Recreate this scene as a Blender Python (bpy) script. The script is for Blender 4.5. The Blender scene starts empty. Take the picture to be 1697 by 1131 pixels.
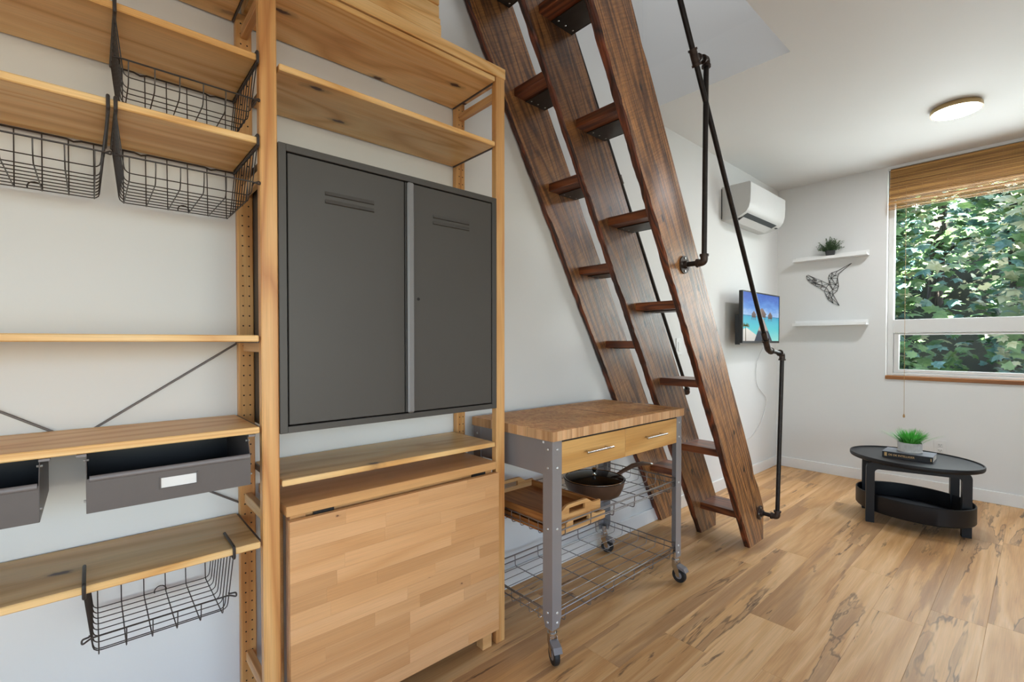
import bpy, bmesh, math, random
from mathutils import Vector, Matrix, noise as mnoise
EXPOSURE, SKY, SUN, FILL_R, FILL_B, LOFT_LAMP, DAY_W, DAY_G, LAMP, LAMP_FILL, SCREEN = 0.0, 1.0, 50.0, 14.0, 10.0, 16.0, 42.0, 4.0, 140.0, 27.0, 0.9

# ------------------------------------------------------------------ scene, camera, light
scene = bpy.context.scene
COL = scene.collection
PI = math.pi
R = math.radians

YAW, PITCH = 0.84309, -0.01634
cam_d = bpy.data.cameras.new('camera'); cam = bpy.data.objects.new('camera', cam_d); COL.objects.link(cam)
cam.location = (1.7386, 0.0, 1.2093)
cam.rotation_euler = (PI / 2 + PITCH, 0.0, YAW)
cam_d.sensor_width = 36.0; cam_d.sensor_fit = 'HORIZONTAL'
cam_d.lens = 783.17 / 1697 * 36.0
cam_d.shift_y = 14.24 / 1697
cam_d.clip_start = 0.02; cam_d.clip_end = 200
scene.camera = cam

scene.view_settings.view_transform = 'Standard'
scene.view_settings.look = 'None'
scene.view_settings.gamma = 1.0
scene.view_settings.use_curve_mapping = False
scene.view_settings.exposure = EXPOSURE

world = bpy.data.worlds.new('sky_world'); scene.world = world; world.use_nodes = True
wn = world.node_tree.nodes; wl = world.node_tree.links; wn.clear()
wo = wn.new('ShaderNodeOutputWorld'); wb = wn.new('ShaderNodeBackground'); ws = wn.new('ShaderNodeTexSky')
ws.sky_type = 'NISHITA'; ws.sun_disc = False; ws.sun_elevation = R(50); ws.sun_rotation = R(60)
wb.inputs['Strength'].default_value = SKY
wl.new(ws.outputs[0], wb.inputs[0]); wl.new(wb.outputs[0], wo.inputs[0])

def lamp(name, kind, loc, energy, color, rot=(0, 0, 0), size=(1, 1), direction=None, spread=None):
    d = bpy.data.lights.new(name, kind); d.energy = energy; d.color = color
    if kind == 'AREA':
        d.shape = 'RECTANGLE'; d.size, d.size_y = size
        if spread: d.spread = spread
    o = bpy.data.objects.new(name, d); COL.objects.link(o); o.location = loc; o.rotation_euler = rot
    if direction: o.rotation_euler = Vector(direction).to_track_quat('-Z', 'Y').to_euler()
    return o
sun = lamp('sun', 'SUN', (6, 0, 9), SUN, (1.0, 0.97, 0.93), direction=(-0.48, 0.42, -0.77)); sun.data.angle = R(0.6)
# soft fill lamps added at the unseen openings of the right and back walls
lamp('fill_right', 'AREA', (3.85, 0.1, 0.80), FILL_R, (0.77, 0.89, 1.0), direction=(-1, 0, 0.35), size=(3.0, 0.75))
lamp('fill_back', 'AREA', (2.2, -2.55, 0.80), FILL_B, (0.77, 0.89, 1.0), direction=(0, 1, 0.35), size=(2.0, 0.75))
lamp('loft_overhead', 'AREA', (0.75, 1.75, 4.42), LOFT_LAMP, (0.93, 0.96, 1.0), direction=(0, 0, -1), size=(0.9, 0.9))  # unseen overhead lamp inside the loft, whose roof is closed
lamp('daylight_window', 'AREA', (1.55, 5.24, 1.7), DAY_W, (0.92, 0.97, 1.0), direction=(0, -1, 0.12), size=(1.3, 1.2))

lamp('daylight_ground', 'AREA', (1.5, 5.45, 0.75), DAY_G, (0.96, 0.99, 0.97), direction=(0, -0.55, 0.83), size=(1.9, 0.8))

# ------------------------------------------------------------------ materials
def lin(c):
    def f(v):
        v /= 255.0
        return v / 12.92 if v <= 0.04045 else ((v + 0.055) / 1.055) ** 2.4
    return (f(c[0]), f(c[1]), f(c[2]), 1.0)

class NT:
    def __init__(s, name):
        s.m = bpy.data.materials.new(name); s.m.use_nodes = True
        s.t = s.m.node_tree; s.n = s.t.nodes
        s.b = s.n['Principled BSDF']
    def new(s, kind, **kw):
        n = s.n.new(kind)
        for k, v in kw.items(): setattr(n, k, v)
        return n
    def link(s, a, b): s.t.links.new(a, b)
    def put(s, sock, v):
        if hasattr(v, 'is_linked') or hasattr(v, 'links'): s.link(v, sock)
        else: sock.default_value = v
    def math(s, op, a, b=None, clamp=False):
        n = s.new('ShaderNodeMath', operation=op); n.use_clamp = clamp
        s.put(n.inputs[0], a)
        if b is not None: s.put(n.inputs[1], b)
        return n.outputs[0]
    def vmath(s, op, a, b=None):
        n = s.new('ShaderNodeVectorMath', operation=op); s.put(n.inputs[0], a)
        if b is not None: s.put(n.inputs[1], b)
        return n.outputs[0]
    def noise(s, vec, scale, detail=3.0, rough=0.55, dist=0.0):
        n = s.new('ShaderNodeTexNoise'); s.link(vec, n.inputs['Vector'])
        n.inputs['Scale'].default_value = scale; n.inputs['Detail'].default_value = detail
        n.inputs['Roughness'].default_value = rough; n.inputs['Distortion'].default_value = dist
        return n.outputs[0]
    def mapping(s, vec, scale=(1, 1, 1), rot=(0, 0, 0), loc=(0, 0, 0)):
        n = s.new('ShaderNodeMapping'); s.link(vec, n.inputs['Vector'])
        n.inputs['Scale'].default_value = scale; n.inputs['Rotation'].default_value = rot; n.inputs['Location'].default_value = loc
        return n.outputs[0]
    def ramp(s, fac, stops):
        n = s.new('ShaderNodeValToRGB'); s.link(fac, n.inputs[0]); e = n.color_ramp.elements
        e[0].position = stops[0][0]; e[0].color = stops[0][1]
        e[1].position = stops[-1][0]; e[1].color = stops[-1][1]
        for p, c in stops[1:-1]:
            x = e.new(p); x.color = c
        return n.outputs[0]
    def mix(s, fac, a, b, mode='MIX'):
        n = s.new('ShaderNodeMix', data_type='RGBA', blend_type=mode)
        s.put(n.inputs[0], fac); s.put(n.inputs[6], a); s.put(n.inputs[7], b)
        return n.outputs[2]
    def bump(s, h, strength, dist=0.002):
        n = s.new('ShaderNodeBump'); n.inputs['Strength'].default_value = strength; n.inputs['Distance'].default_value = dist
        s.link(h, n.inputs['Height']); s.link(n.outputs[0], s.b.inputs['Normal'])
    def coords(s, rnd=True):
        tc = s.new('ShaderNodeTexCoord').outputs['Object']
        if not rnd: return tc
        oi = s.new('ShaderNodeObjectInfo')
        off = s.vmath('MULTIPLY', s.combine(oi.outputs['Random']), (17.0, 29.0, 11.0))
        return s.vmath('ADD', tc, off)
    def combine(s, v):
        n = s.new('ShaderNodeCombineXYZ')
        for i in range(3): s.link(v, n.inputs[i])
        return n.outputs[0]

def plain(name, c, rough=0.5, metal=0.0, var=0.06, scale=30, bump=0.0, bscale=300, spec=0.5, coat=0.0):
    k = NT(name); tc = k.coords(False)
    n = k.noise(tc, scale, 3)
    base = lin(c)
    lo = tuple(v * (1 - var) for v in base[:3]) + (1,); hi = tuple(min(1, v * (1 + var)) for v in base[:3]) + (1,)
    k.link(k.ramp(n, [(0.3, lo), (0.7, hi)]), k.b.inputs['Base Color'])
    k.b.inputs['Roughness'].default_value = rough; k.b.inputs['Metallic'].default_value = metal
    k.b.inputs['Specular IOR Level'].default_value = spec
    k.b.inputs['Coat Weight'].default_value = coat
    if bump: k.bump(k.noise(tc, bscale, 2), bump, 0.001)
    return k.m

AX = {'X': 0, 'Y': 1, 'Z': 2}
def wood(name, c0, c1, c2, axis='Y', rot=(0, 0, 0), scale=9.0, rings=7.0, knots=0.0, knot_c=(60, 30, 15), rough=0.45,
         fib=0.25, tint=0.12, bump=0.12, coat=0.0, stretch=0.09, saw=0.0, patch=None, kscale=4.5, thin='Z', spec=0.5, bdist=0.0015):
    k = NT(name); a = AX[axis]
    tc = k.coords(True); tc = k.mapping(tc, rot=rot)
    sv = [1.0, 1.0, 1.0]; sv[a] = stretch
    g = k.mapping(tc, scale=tuple(sv))
    n1 = k.noise(g, scale, 2.0, 0.5, 0.5)
    r = k.math('PINGPONG', k.math('MULTIPLY', n1, rings), 0.5)
    r = k.math('MULTIPLY', r, 2.0)
    col = k.ramp(r, [(0.0, lin(c0)), (0.55, lin(c1)), (1.0, lin(c2))])
    fv = [1.0, 1.0, 1.0]; fv[a] = 0.02
    fn = k.noise(k.mapping(tc, scale=tuple(fv)), 260, 3, 0.6)
    fm = k.ramp(fn, [(0.25, (1 - fib, 1 - fib, 1 - fib, 1)), (0.75, (1 + fib * 0.4,) * 3 + (1,))])
    col = k.mix(1.0, col, fm, 'MULTIPLY')
    big = k.noise(g, scale * 0.35, 1.0)
    oi = k.new('ShaderNodeObjectInfo')
    tv = k.math('ADD', k.math('MULTIPLY', big, 0.6), k.math('MULTIPLY', oi.outputs['Random'], 0.4))
    tm = k.ramp(tv, [(0.2, (1 - tint, 1 - tint * 1.1, 1 - tint * 1.25, 1)), (0.8, (1 + tint * 0.5,) * 3 + (1,))])
    col = k.mix(1.0, col, tm, 'MULTIPLY')
    if patch:
        pn = k.noise(k.mapping(tc, scale=tuple(sv)), patch[1], 3, 0.6, 1.0)
        pm = k.ramp(pn, [(patch[2], (0, 0, 0, 1)), (patch[2] + 0.12, (1, 1, 1, 1))])
        col = k.mix(pm, col, lin(patch[0]))
    if saw:
        sc = [1.0, 1.0, 1.0]; sc[a] = 14.0
        sn = k.noise(k.mapping(tc, scale=tuple(sc)), 12, 3, 0.65)
        sm = k.ramp(sn, [(0.35, (1 - saw,) * 3 + (1,)), (0.6, (1.0 + saw * 0.3,) * 3 + (1,))])
        col = k.mix(1.0, col, sm, 'MULTIPLY')
    if knots:
        kv = [1.0, 1.0, 1.0]; kv[a] = 0.42
        wob = k.noise(tc, 30, 2)
        kc = k.vmath('ADD', k.mapping(tc, scale=tuple(kv)), k.vmath('MULTIPLY', k.combine(wob), (0.02, 0.02, 0.02)))
        sp_ = k.new('ShaderNodeSeparateXYZ'); k.link(kc, sp_.inputs[0]); cb_ = k.new('ShaderNodeCombineXYZ')
        ia, ib = {'X': (1, 2), 'Y': (0, 2), 'Z': (0, 1)}[thin]
        k.link(sp_.outputs[ia], cb_.inputs[0]); k.link(sp_.outputs[ib], cb_.inputs[1])
        vo = k.new('ShaderNodeTexVoronoi', voronoi_dimensions='2D'); vo.inputs['Scale'].default_value = kscale; k.link(cb_.outputs[0], vo.inputs['Vector'])
        km = k.ramp(vo.outputs['Distance'], [(knots * 0.55, (1, 1, 1, 1)), (knots, (0.3, 0.3, 0.3, 1)), (knots * 2.0, (0, 0, 0, 1))])
        gs = k.new('ShaderNodeSeparateColor'); k.link(vo.outputs['Color'], gs.inputs[0])
        km = k.math('MULTIPLY', km, k.ramp(gs.outputs[0], [(0.35, (0, 0, 0, 1)), (0.5, (1, 1, 1, 1))]))
        col = k.mix(km, col, lin(knot_c))
    k.link(col, k.b.inputs['Base Color'])
    k.b.inputs['Roughness'].default_value = rough
    k.b.inputs['Coat Weight'].default_value = coat; k.b.inputs['Coat Roughness'].default_value = 0.25
    k.b.inputs['Specular IOR Level'].default_value = spec
    if bump: k.bump(k.math('ADD', k.math('MULTIPLY', r, 0.4), fn), bump, bdist)
    return k.m

def wall_mat(name, c, bump=0.10):
    k = NT(name); tc = k.coords(False)
    k.link(k.ramp(k.noise(tc, 1.3, 2), [(0.3, lin(c)), (0.7, lin(tuple(min(255, v + 3) for v in c)))]), k.b.inputs['Base Color'])
    k.b.inputs['Roughness'].default_value = 0.62; k.b.inputs['Specular IOR Level'].default_value = 0.3
    k.bump(k.noise(tc, 130, 3, 0.6), bump, 0.0015)
    return k.m

def floor_mat():
    k = NT('floor_plank_wood'); tc = k.coords(True)
    oi = k.new('ShaderNodeObjectInfo'); rnd = oi.outputs['Random']
    g = k.mapping(tc, scale=(1.0, 0.07, 1.0))
    n1 = k.noise(g, 8, 3, 0.5, 0.6)
    r = k.math('MULTIPLY', k.math('PINGPONG', k.math('MULTIPLY', n1, 4.0), 0.5), 2.0)
    col = k.ramp(r, [(0.0, lin((221, 180, 132))), (0.5, lin((212, 167, 115))), (1.0, lin((198, 150, 98)))])
    tone = k.ramp(rnd, [(0.0, (0.88, 0.84, 0.79, 1)), (0.35, (1.0, 0.975, 0.95, 1)), (1.0, (1.07, 1.07, 1.07, 1))])
    col = k.mix(1.0, col, tone, 'MULTIPLY')
    # brown heartwood zones with their own outline and a dark border
    hz = k.noise(k.mapping(tc, scale=(1.0, 0.10, 1.0)), 5.2, 5.0, 0.6, 0.35)
    hm = k.ramp(hz, [(0.515, (0, 0, 0, 1)), (0.56, (0.55, 0.55, 0.55, 1)), (0.68, (0.8, 0.8, 0.8, 1))])
    col = k.mix(hm, col, lin((160, 120, 84)))
    bd = k.ramp(k.math('ABSOLUTE', k.math('SUBTRACT', hz, 0.535)), [(0.002, (0.7, 0.7, 0.7, 1)), (0.012, (0, 0, 0, 1))])
    gate = k.noise(k.mapping(tc, scale=(1.0, 0.3, 1.0), loc=(3, 5, 0)), 3.4, 2)
    col = k.mix(k.math('MULTIPLY', bd, k.ramp(gate, [(0.48, (0, 0, 0, 1)), (0.58, (1, 1, 1, 1))])), col, lin((84, 60, 42)))
    # short dark mineral streaks
    sp = k.noise(k.mapping(tc, scale=(1.0, 0.10, 1.0), loc=(7, 1, 0)), 24, 5, 0.62, 0.6)
    gt2 = k.noise(k.mapping(tc, scale=(1.0, 0.25, 1.0), loc=(1, 9, 0)), 5.0, 2, 0.5)
    lm = k.math('MULTIPLY', k.ramp(sp, [(0.60, (0, 0, 0, 1)), (0.65, (1, 1, 1, 1))]), k.ramp(gt2, [(0.48, (0, 0, 0, 1)), (0.58, (1, 1, 1, 1))]))
    col = k.mix(k.math('MULTIPLY', lm, 0.85), col, lin((88, 62, 44)))
    fn = k.noise(k.mapping(tc, scale=(1.0, 0.02, 1.0)), 240, 3, 0.6)
    col = k.mix(1.0, col, k.ramp(fn, [(0.25, (0.84, 0.83, 0.82, 1)), (0.75, (1.07, 1.07, 1.07, 1))]), 'MULTIPLY')
    k.link(col, k.b.inputs['Base Color'])
    k.b.inputs['Roughness'].default_value = 0.46; k.b.inputs['Specular IOR Level'].default_value = 0.4
    k.bump(fn, 0.08, 0.001)
    return k.m

def glass_mat(name, tint=(1, 1, 1, 1), rough=0.0, mixf=0.12):
    k = NT(name); out = k.n['Material Output']
    tr = k.new('ShaderNodeBsdfTransparent'); tr.inputs[0].default_value = tint
    gl = k.new('ShaderNodeBsdfGlossy'); gl.inputs['Roughness'].default_value = rough
    lw = k.new('ShaderNodeLayerWeight'); lw.inputs[0].default_value = 0.5
    fr = k.math('ADD', k.math('MULTIPLY', k.math('POWER', lw.outputs['Facing'], 5.0), 0.7), 0.008)
    mx = k.new('ShaderNodeMixShader'); k.link(fr, mx.inputs[0]); k.link(tr.outputs[0], mx.inputs[1]); k.link(gl.outputs[0], mx.inputs[2])
    k.link(mx.outputs[0], out.inputs['Surface'])
    return k.m

def glow(name, c, strength):
    k = NT(name); k.b.inputs['Base Color'].default_value = lin(c)
    tc = k.coords(False)
    k.link(k.ramp(k.noise(tc, 3, 1), [(0.0, lin(c)), (1.0, lin(c))]), k.b.inputs['Emission Color'])
    k.b.inputs['Emission Strength'].default_value = strength
    return k.m

def leaf_mat(name, a, b, trans=0.25):
    k = NT(name); tc = k.coords(False)
    oi = k.new('ShaderNodeObjectInfo')
    n = k.noise(tc, 2.3, 3)
    col = k.ramp(k.math('ADD', k.math('MULTIPLY', n, 0.8), k.math('MULTIPLY', oi.outputs['Random'], 0.2)), [(0.3, lin(a)), (0.75, lin(b))])
    k.link(col, k.b.inputs['Base Color']); k.b.inputs['Roughness'].default_value = 0.36; k.b.inputs['Specular IOR Level'].default_value = 0.8
    k.b.inputs['Transmission Weight'].default_value = 0.0
    out = k.n['Material Output']
    tl = k.new('ShaderNodeBsdfTranslucent'); k.link(col, tl.inputs[0])
    mx = k.new('ShaderNodeMixShader'); mx.inputs[0].default_value = trans
    k.link(k.b.outputs[0], mx.inputs[1]); k.link(tl.outputs[0], mx.inputs[2]); k.link(mx.outputs[0], out.inputs['Surface'])
    return k.m

LADDER_TILT = math.atan(0.592)
M = {}
M['wall'] = wall_mat('wall_paint', (222, 222, 220))
M['ceiling'] = wall_mat('ceiling_paint', (224, 224, 222), 0.14)
M['trim'] = plain('trim_paint', (232, 232, 230), 0.4, var=0.01)
M['floor'] = floor_mat()
M['subfloor'] = plain('subfloor_dark', (70, 52, 38), 0.8)
PINE = ((250, 209, 148), (244, 196, 129), (224, 167, 99))
M['pineY'] = wood('pine_shelf', *PINE, axis='Y', knots=0.060, rough=0.42, scale=4.5, rings=9, knot_c=(78, 40, 20), kscale=5.5, fib=0.16, stretch=0.13, tint=0.14)
M['pineZ'] = wood('pine_post', (228, 177, 116), (218, 161, 98), (195, 131, 73), axis='Z', knots=0.05, rough=0.4, scale=8, rings=5, knot_c=(96, 48, 26), patch=((188, 118, 70), 5.0, 0.62), kscale=4, thin='X', fib=0.16)
M['pineX'] = wood('pine_rung', (230, 188, 136), (222, 175, 120), (204, 150, 96), axis='X', rough=0.42, fib=0.16)
M['birch'] = wood('birch_stave', (225, 174, 125), (219, 166, 115), (210, 155, 103), axis='Y', rough=0.36, fib=0.12, tint=0.12, scale=5, rings=3, knots=0.016, kscale=6, thin='X', knot_c=(110, 70, 44))
M['birch_plain'] = wood('birch_plain', (228, 180, 125), (221, 170, 113), (211, 156, 99), axis='Y', rough=0.36, fib=0.12, tint=0.1, scale=5, rings=3)
M['block_end'] = wood('maple_block', (228, 182, 136), (216, 166, 118), (200, 148, 100), axis='Z', rough=0.5, fib=0.2, tint=0.22, scale=12, rings=4, stretch=0.05)
M['block_top'] = wood('oiled_end_grain', (240, 182, 118), (228, 164, 100), (206, 138, 80), axis='Z', rough=0.5, fib=0.3, tint=0.3, scale=22, rings=4, stretch=1.0, spec=0.3, patch=((202, 138, 86), 7.0, 0.55))
M['beech'] = wood('beech_drawer_front', (226, 176, 108), (216, 164, 96), (200, 146, 80), axis='Y', rough=0.4, fib=0.15, tint=0.1, scale=6, rings=4)
M['bamboo_tray'] = wood('bamboo_tray', (196, 134, 76), (180, 118, 62), (158, 98, 50), axis='X', rough=0.4, fib=0.3, scale=20, rings=4)
M['bamboo_trayY'] = wood('bamboo_tray_end', (226, 178, 122), (216, 166, 108), (200, 146, 88), axis='Y', rough=0.4, fib=0.2, scale=20, rings=4)
M['ladder'] = wood('reclaimed_fir_face', (192, 134, 78), (160, 108, 64), (102, 65, 41), axis='Z', rot=(-LADDER_TILT, 0, 0), scale=12, rings=7, knots=0.06,
                   knot_c=(22, 14, 10), rough=0.36, fib=0.5, tint=0.4, bump=0.9, saw=0.30, stretch=0.07, kscale=7, thin='X', bdist=0.003, coat=0.45)
M['ladder_edge'] = wood('reclaimed_fir_edge', (142, 74, 42), (98, 48, 28), (48, 24, 16), axis='Z', rot=(-LADDER_TILT, 0, 0), scale=16, rings=6, rough=0.42, fib=0.5, tint=0.4, bump=0.9, stretch=0.12,
                        patch=((36, 24, 19), 9.0, 0.53), bdist=0.003)
M['tread'] = wood('tread_fir', (150, 86, 48), (122, 64, 34), (78, 40, 24), axis='X', scale=10, rings=7, rough=0.34, fib=0.3, tint=0.2, bump=0.3, patch=((46, 27, 19), 6.0, 0.58))
M['plate'] = plain('tread_plate_steel', (74, 70, 66), 0.38, 0.85, 0.15, 8)
M['screw'] = plain('zinc_screw', (206, 206, 204), 0.3, 0.9)
M['pipe'] = plain('black_iron_pipe', (52, 48, 46), 0.42, 0.75, 0.2, 40)
M['fitting'] = plain('cast_iron_fitting', (74, 62, 56), 0.5, 0.7, 0.3, 60, 0.3, 500)
M['cab'] = plain('charcoal_cabinet_paint', (72, 68, 64), 0.45, 0.0, 0.02, 5)
M['cab_handle'] = plain('grey_cabinet_handle', (128, 126, 126), 0.4, 0.2, 0.02)
M['dark_gap'] = plain('dark_recess', (26, 24, 24), 0.8)
M['drawer_steel'] = plain('grey_brown_steel', (92, 84, 82), 0.42, 0.0, 0.03)
M['drawer_lip'] = plain('grey_lip_steel', (122, 116, 116), 0.42, 0.0, 0.03)
M['wire'] = plain('dark_basket_wire', (64, 58, 56), 0.4, 0.4, 0.1)
M['chrome'] = plain('bright_steel', (200, 198, 196), 0.22, 1.0, 0.03)
M['cart_steel'] = plain('cart_grey_steel', (146, 142, 143), 0.38, 0.25, 0.04, 6)
M['cart_wire'] = plain('cart_shelf_wire', (150, 146, 146), 0.3, 0.85, 0.05)
M['rubber'] = plain('black_rubber', (30, 30, 32), 0.55, 0, 0.1)
M['label'] = plain('white_label', (232, 230, 228), 0.5, 0, 0.02)
M['pan'] = plain('bronze_pan_body', (92, 72, 60), 0.35, 0.5, 0.08)
M['pan_in'] = plain('nonstick_black', (24, 24, 26), 0.18, 0.0, 0.1)
M['lid_glass'] = glass_mat('pan_lid_glass', (0.35, 0.36, 0.37, 1))
M['pane'] = glass_mat('window_glass', (0.96, 0.98, 0.97, 1))
M['vinyl'] = plain('window_vinyl', (214, 214, 212), 0.4, 0, 0.01)
M['sill'] = wood('oak_sill', (178, 120, 68), (160, 104, 56), (136, 84, 44), axis='X', rough=0.5)
M['slat'] = wood('bamboo_slat', (214, 168, 100), (194, 146, 82), (158, 114, 64), axis='X', rough=0.5, scale=9, rings=3, fib=0.3, tint=0.35, bump=0.1, patch=((96, 66, 38), 6.0, 0.68), stretch=0.06, thin='Y')
M['cord'] = plain('blind_cord', (168, 134, 88), 0.7)
M['black_wood'] = plain('black_lacquer', (26, 26, 29), 0.45, 0, 0.08, 12, spec=0.35)
M['black'] = plain('black_plastic_and_tray_shade', (22, 22, 24), 0.4)
M['white_plastic'] = plain('white_plastic', (222, 222, 220), 0.35, 0, 0.01)
M['appliance'] = plain('appliance_white', (204, 204, 202), 0.4, 0, 0.01)
M['grey_plastic'] = plain('grey_vent', (60, 66, 68), 0.5)
M['art'] = plain('black_wire_art', (28, 26, 26), 0.5)
M['ledge'] = plain('white_ledge', (238, 238, 237), 0.4, 0, 0.01)
M['pot_dark'] = plain('charcoal_pot', (58, 58, 58), 0.6, 0, 0.2, 60)
M['pot_white'] = plain('ribbed_white_pot', (206, 202, 198), 0.6, 0, 0.08, 60, 0.3, 200)
M['grass'] = leaf_mat('grass_blade', (52, 150, 46), (136, 226, 108), 0.3)
M['herb'] = leaf_mat('herb_leaf', (44, 74, 38), (104, 132, 78), 0.15)
M['maple_a'] = leaf_mat('maple_leaf_green', (70, 112, 66), (150, 178, 116), 0.14)
M['maple_b'] = leaf_mat('maple_leaf_blue_green', (68, 112, 104), (150, 186, 180), 0.14)
M['maple_c'] = leaf_mat('maple_leaf_yellowing', (182, 180, 132), (232, 228, 198), 0.14)
M['bark'] = wood('maple_bark', (96, 86, 78), (70, 60, 54), (44, 38, 34), axis='Z', rough=0.9, bump=0.8)
M['soil'] = plain('woodland_soil', (44, 48, 30), 0.95, 0, 0.4, 3)
M['book_cover'] = plain('black_book_cloth', (42, 40, 42), 0.5, 0, 0.1)
M['book_top'] = plain('grey_book_jacket', (110, 114, 124), 0.4, 0, 0.05)
M['paper'] = plain('book_pages', (214, 210, 202), 0.8, 0, 0.08, 200)
M['gilt'] = plain('gilt_lettering', (222, 178, 120), 0.4, 0.2)
M['brass'] = plain('brushed_brass_ring', (176, 150, 108), 0.35, 0.6, 0.05)
M['lamp_glow'] = glow('lamp_diffuser_glow', (248, 251, 255), LAMP)
M['lamp_fill'] = glow('lamp_diffuser_fill', (226, 240, 255), LAMP_FILL)  # glow of the two unseen lamps added as fill
M['exterior'] = plain('sun_block_grey', (150, 148, 144), 0.8)

# ------------------------------------------------------------------ mesh helpers
ORIGIN = {}
class MB:
    def __init__(s): s.v = []; s.f = []; s.mi = []; s.cur = 0
    def face(s, idx): s.f.append(tuple(idx)); s.mi.append(s.cur)
    def box(s, x0, x1, y0, y1, z0, z1, c=0.0):
        b = len(s.v)
        if c <= 0:
            for z in (z0, z1):
                for (x, y) in ((x0, y0), (x1, y0), (x1, y1), (x0, y1)): s.v.append((x, y, z))
            for q in ((3, 2, 1, 0), (4, 5, 6, 7), (0, 1, 5, 4), (1, 2, 6, 5), (2, 3, 7, 6), (3, 0, 4, 7)): s.face([b + i for i in q])
            return s
        X, Y, Z = (x0, x1), (y0, y1), (z0, z1)
        idx = {}
        for i in (0, 1):
            for j in (0, 1):
                for k in (0, 1):
                    dx = c if i == 0 else -c; dy = c if j == 0 else -c; dz = c if k == 0 else -c
                    idx[i, j, k, 0] = len(s.v); s.v.append((X[i], Y[j] + dy, Z[k] + dz))
                    idx[i, j, k, 1] = len(s.v); s.v.append((X[i] + dx, Y[j], Z[k] + dz))
                    idx[i, j, k, 2] = len(s.v); s.v.append((X[i] + dx, Y[j] + dy, Z[k]))
        def quad(a, flip):
            s.face(a[::-1] if flip else a)
        for i in (0, 1):
            quad([idx[i, 0, 0, 0], idx[i, 1, 0, 0], idx[i, 1, 1, 0], idx[i, 0, 1, 0]], i == 0)
            quad([idx[0, i, 0, 1], idx[1, i, 0, 1], idx[1, i, 1, 1], idx[0, i, 1, 1]], i == 1)
            quad([idx[0, 0, i, 2], idx[1, 0, i, 2], idx[1, 1, i, 2], idx[0, 1, i, 2]], i == 0)
        for i in (0, 1):
            for j in (0, 1):
                quad([idx[i, j, 0, 0], idx[i, j, 1, 0], idx[i, j, 1, 1], idx[i, j, 0, 1]], (i + j) % 2 == 1)
                quad([idx[i, 0, j, 0], idx[i, 1, j, 0], idx[i, 1, j, 2], idx[i, 0, j, 2]], (i + j) % 2 == 0)
                quad([idx[0, i, j, 1], idx[1, i, j, 1], idx[1, i, j, 2], idx[0, i, j, 2]], (i + j) % 2 == 1)
                for k in (0, 1):
                    quad([idx[i, j, k, 0], idx[i, j, k, 1], idx[i, j, k, 2]], (i + j + k) % 2 == 1)
        return s
    def tube(s, pts, r, n=8, caps=True, closed=False):
        pts = [Vector(p) for p in pts]; m = len(pts)
        rs = r if isinstance(r, (list, tuple)) else [r] * m
        tang = []
        for i in range(m):
            if closed: t = pts[(i + 1) % m] - pts[i - 1]
            elif i == 0: t = pts[1] - pts[0]
            elif i == m - 1: t = pts[-1] - pts[-2]
            else: t = (pts[i + 1] - pts[i]).normalized() + (pts[i] - pts[i - 1]).normalized()
            tang.append(t.normalized())
        up = Vector((0, 0, 1)) if abs(tang[0].z) < 0.9 else Vector((1, 0, 0))
        nrm = (up - tang[0] * up.dot(tang[0])).normalized()
        b = len(s.v)
        for i in range(m):
            if i:
                nrm = nrm - tang[i] * nrm.dot(tang[i])
                nrm = nrm.normalized() if nrm.length > 1e-6 else tang[i].orthogonal().normalized()
            bi = tang[i].cross(nrm)
            for k in range(n):
                a = 2 * PI * k / n
                s.v.append(tuple(pts[i] + (nrm * math.cos(a) + bi * math.sin(a)) * rs[i]))
        for i in range(m if closed else m - 1):
            j = (i + 1) % m
            for k in range(n):
                l = (k + 1) % n
                s.face((b + i * n + k, b + i * n + l, b + j * n + l, b + j * n + k))
        if caps and not closed:
            s.face([b + k for k in range(n)][::-1]); s.face([b + (m - 1) * n + k for k in range(n)])
        return s
    def lathe(s, prof, c=(0, 0, 0), n=24, sx=1.0, sy=1.0, rot=0.0):
        b = len(s.v); m = len(prof)
        for (r, z) in prof:
            for k in range(n):
                a = 2 * PI * k / n; x = r * sx * math.cos(a); y = r * sy * math.sin(a)
                s.v.append((c[0] + x * math.cos(rot) - y * math.sin(rot), c[1] + x * math.sin(rot) + y * math.cos(rot), c[2] + z))
        for i in range(m - 1):
            for k in range(n):
                l = (k + 1) % n
                s.face((b + i * n + k, b + i * n + l, b + (i + 1) * n + l, b + (i + 1) * n + k))
        if prof[0][0] > 1e-6: s.face([b + k for k in range(n)][::-1])
        if prof[-1][0] > 1e-6: s.face([b + (m - 1) * n + k for k in range(n)])
        return s
    def prism(s, poly, axis, a0, a1):
        """poly: 2-D points in the plane of the two other axes (x: y,z  y: x,z  z: x,y)"""
        b = len(s.v); n = len(poly)
        for a in (a0, a1):
            for (p, q) in poly:
                s.v.append({'X': (a, p, q), 'Y': (p, a, q), 'Z': (p, q, a)}[axis])
        s.face([b + i for i in range(n)][::-1]); s.face([b + n + i for i in range(n)])
        for i in range(n):
            j = (i + 1) % n
            s.face((b + i, b + j, b + n + j, b + n + i))
        return s
    def xf(s, mat, start=0):
        for i in range(start, len(s.v)): s.v[i] = tuple(mat @ Vector(s.v[i]))
        return s
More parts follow.
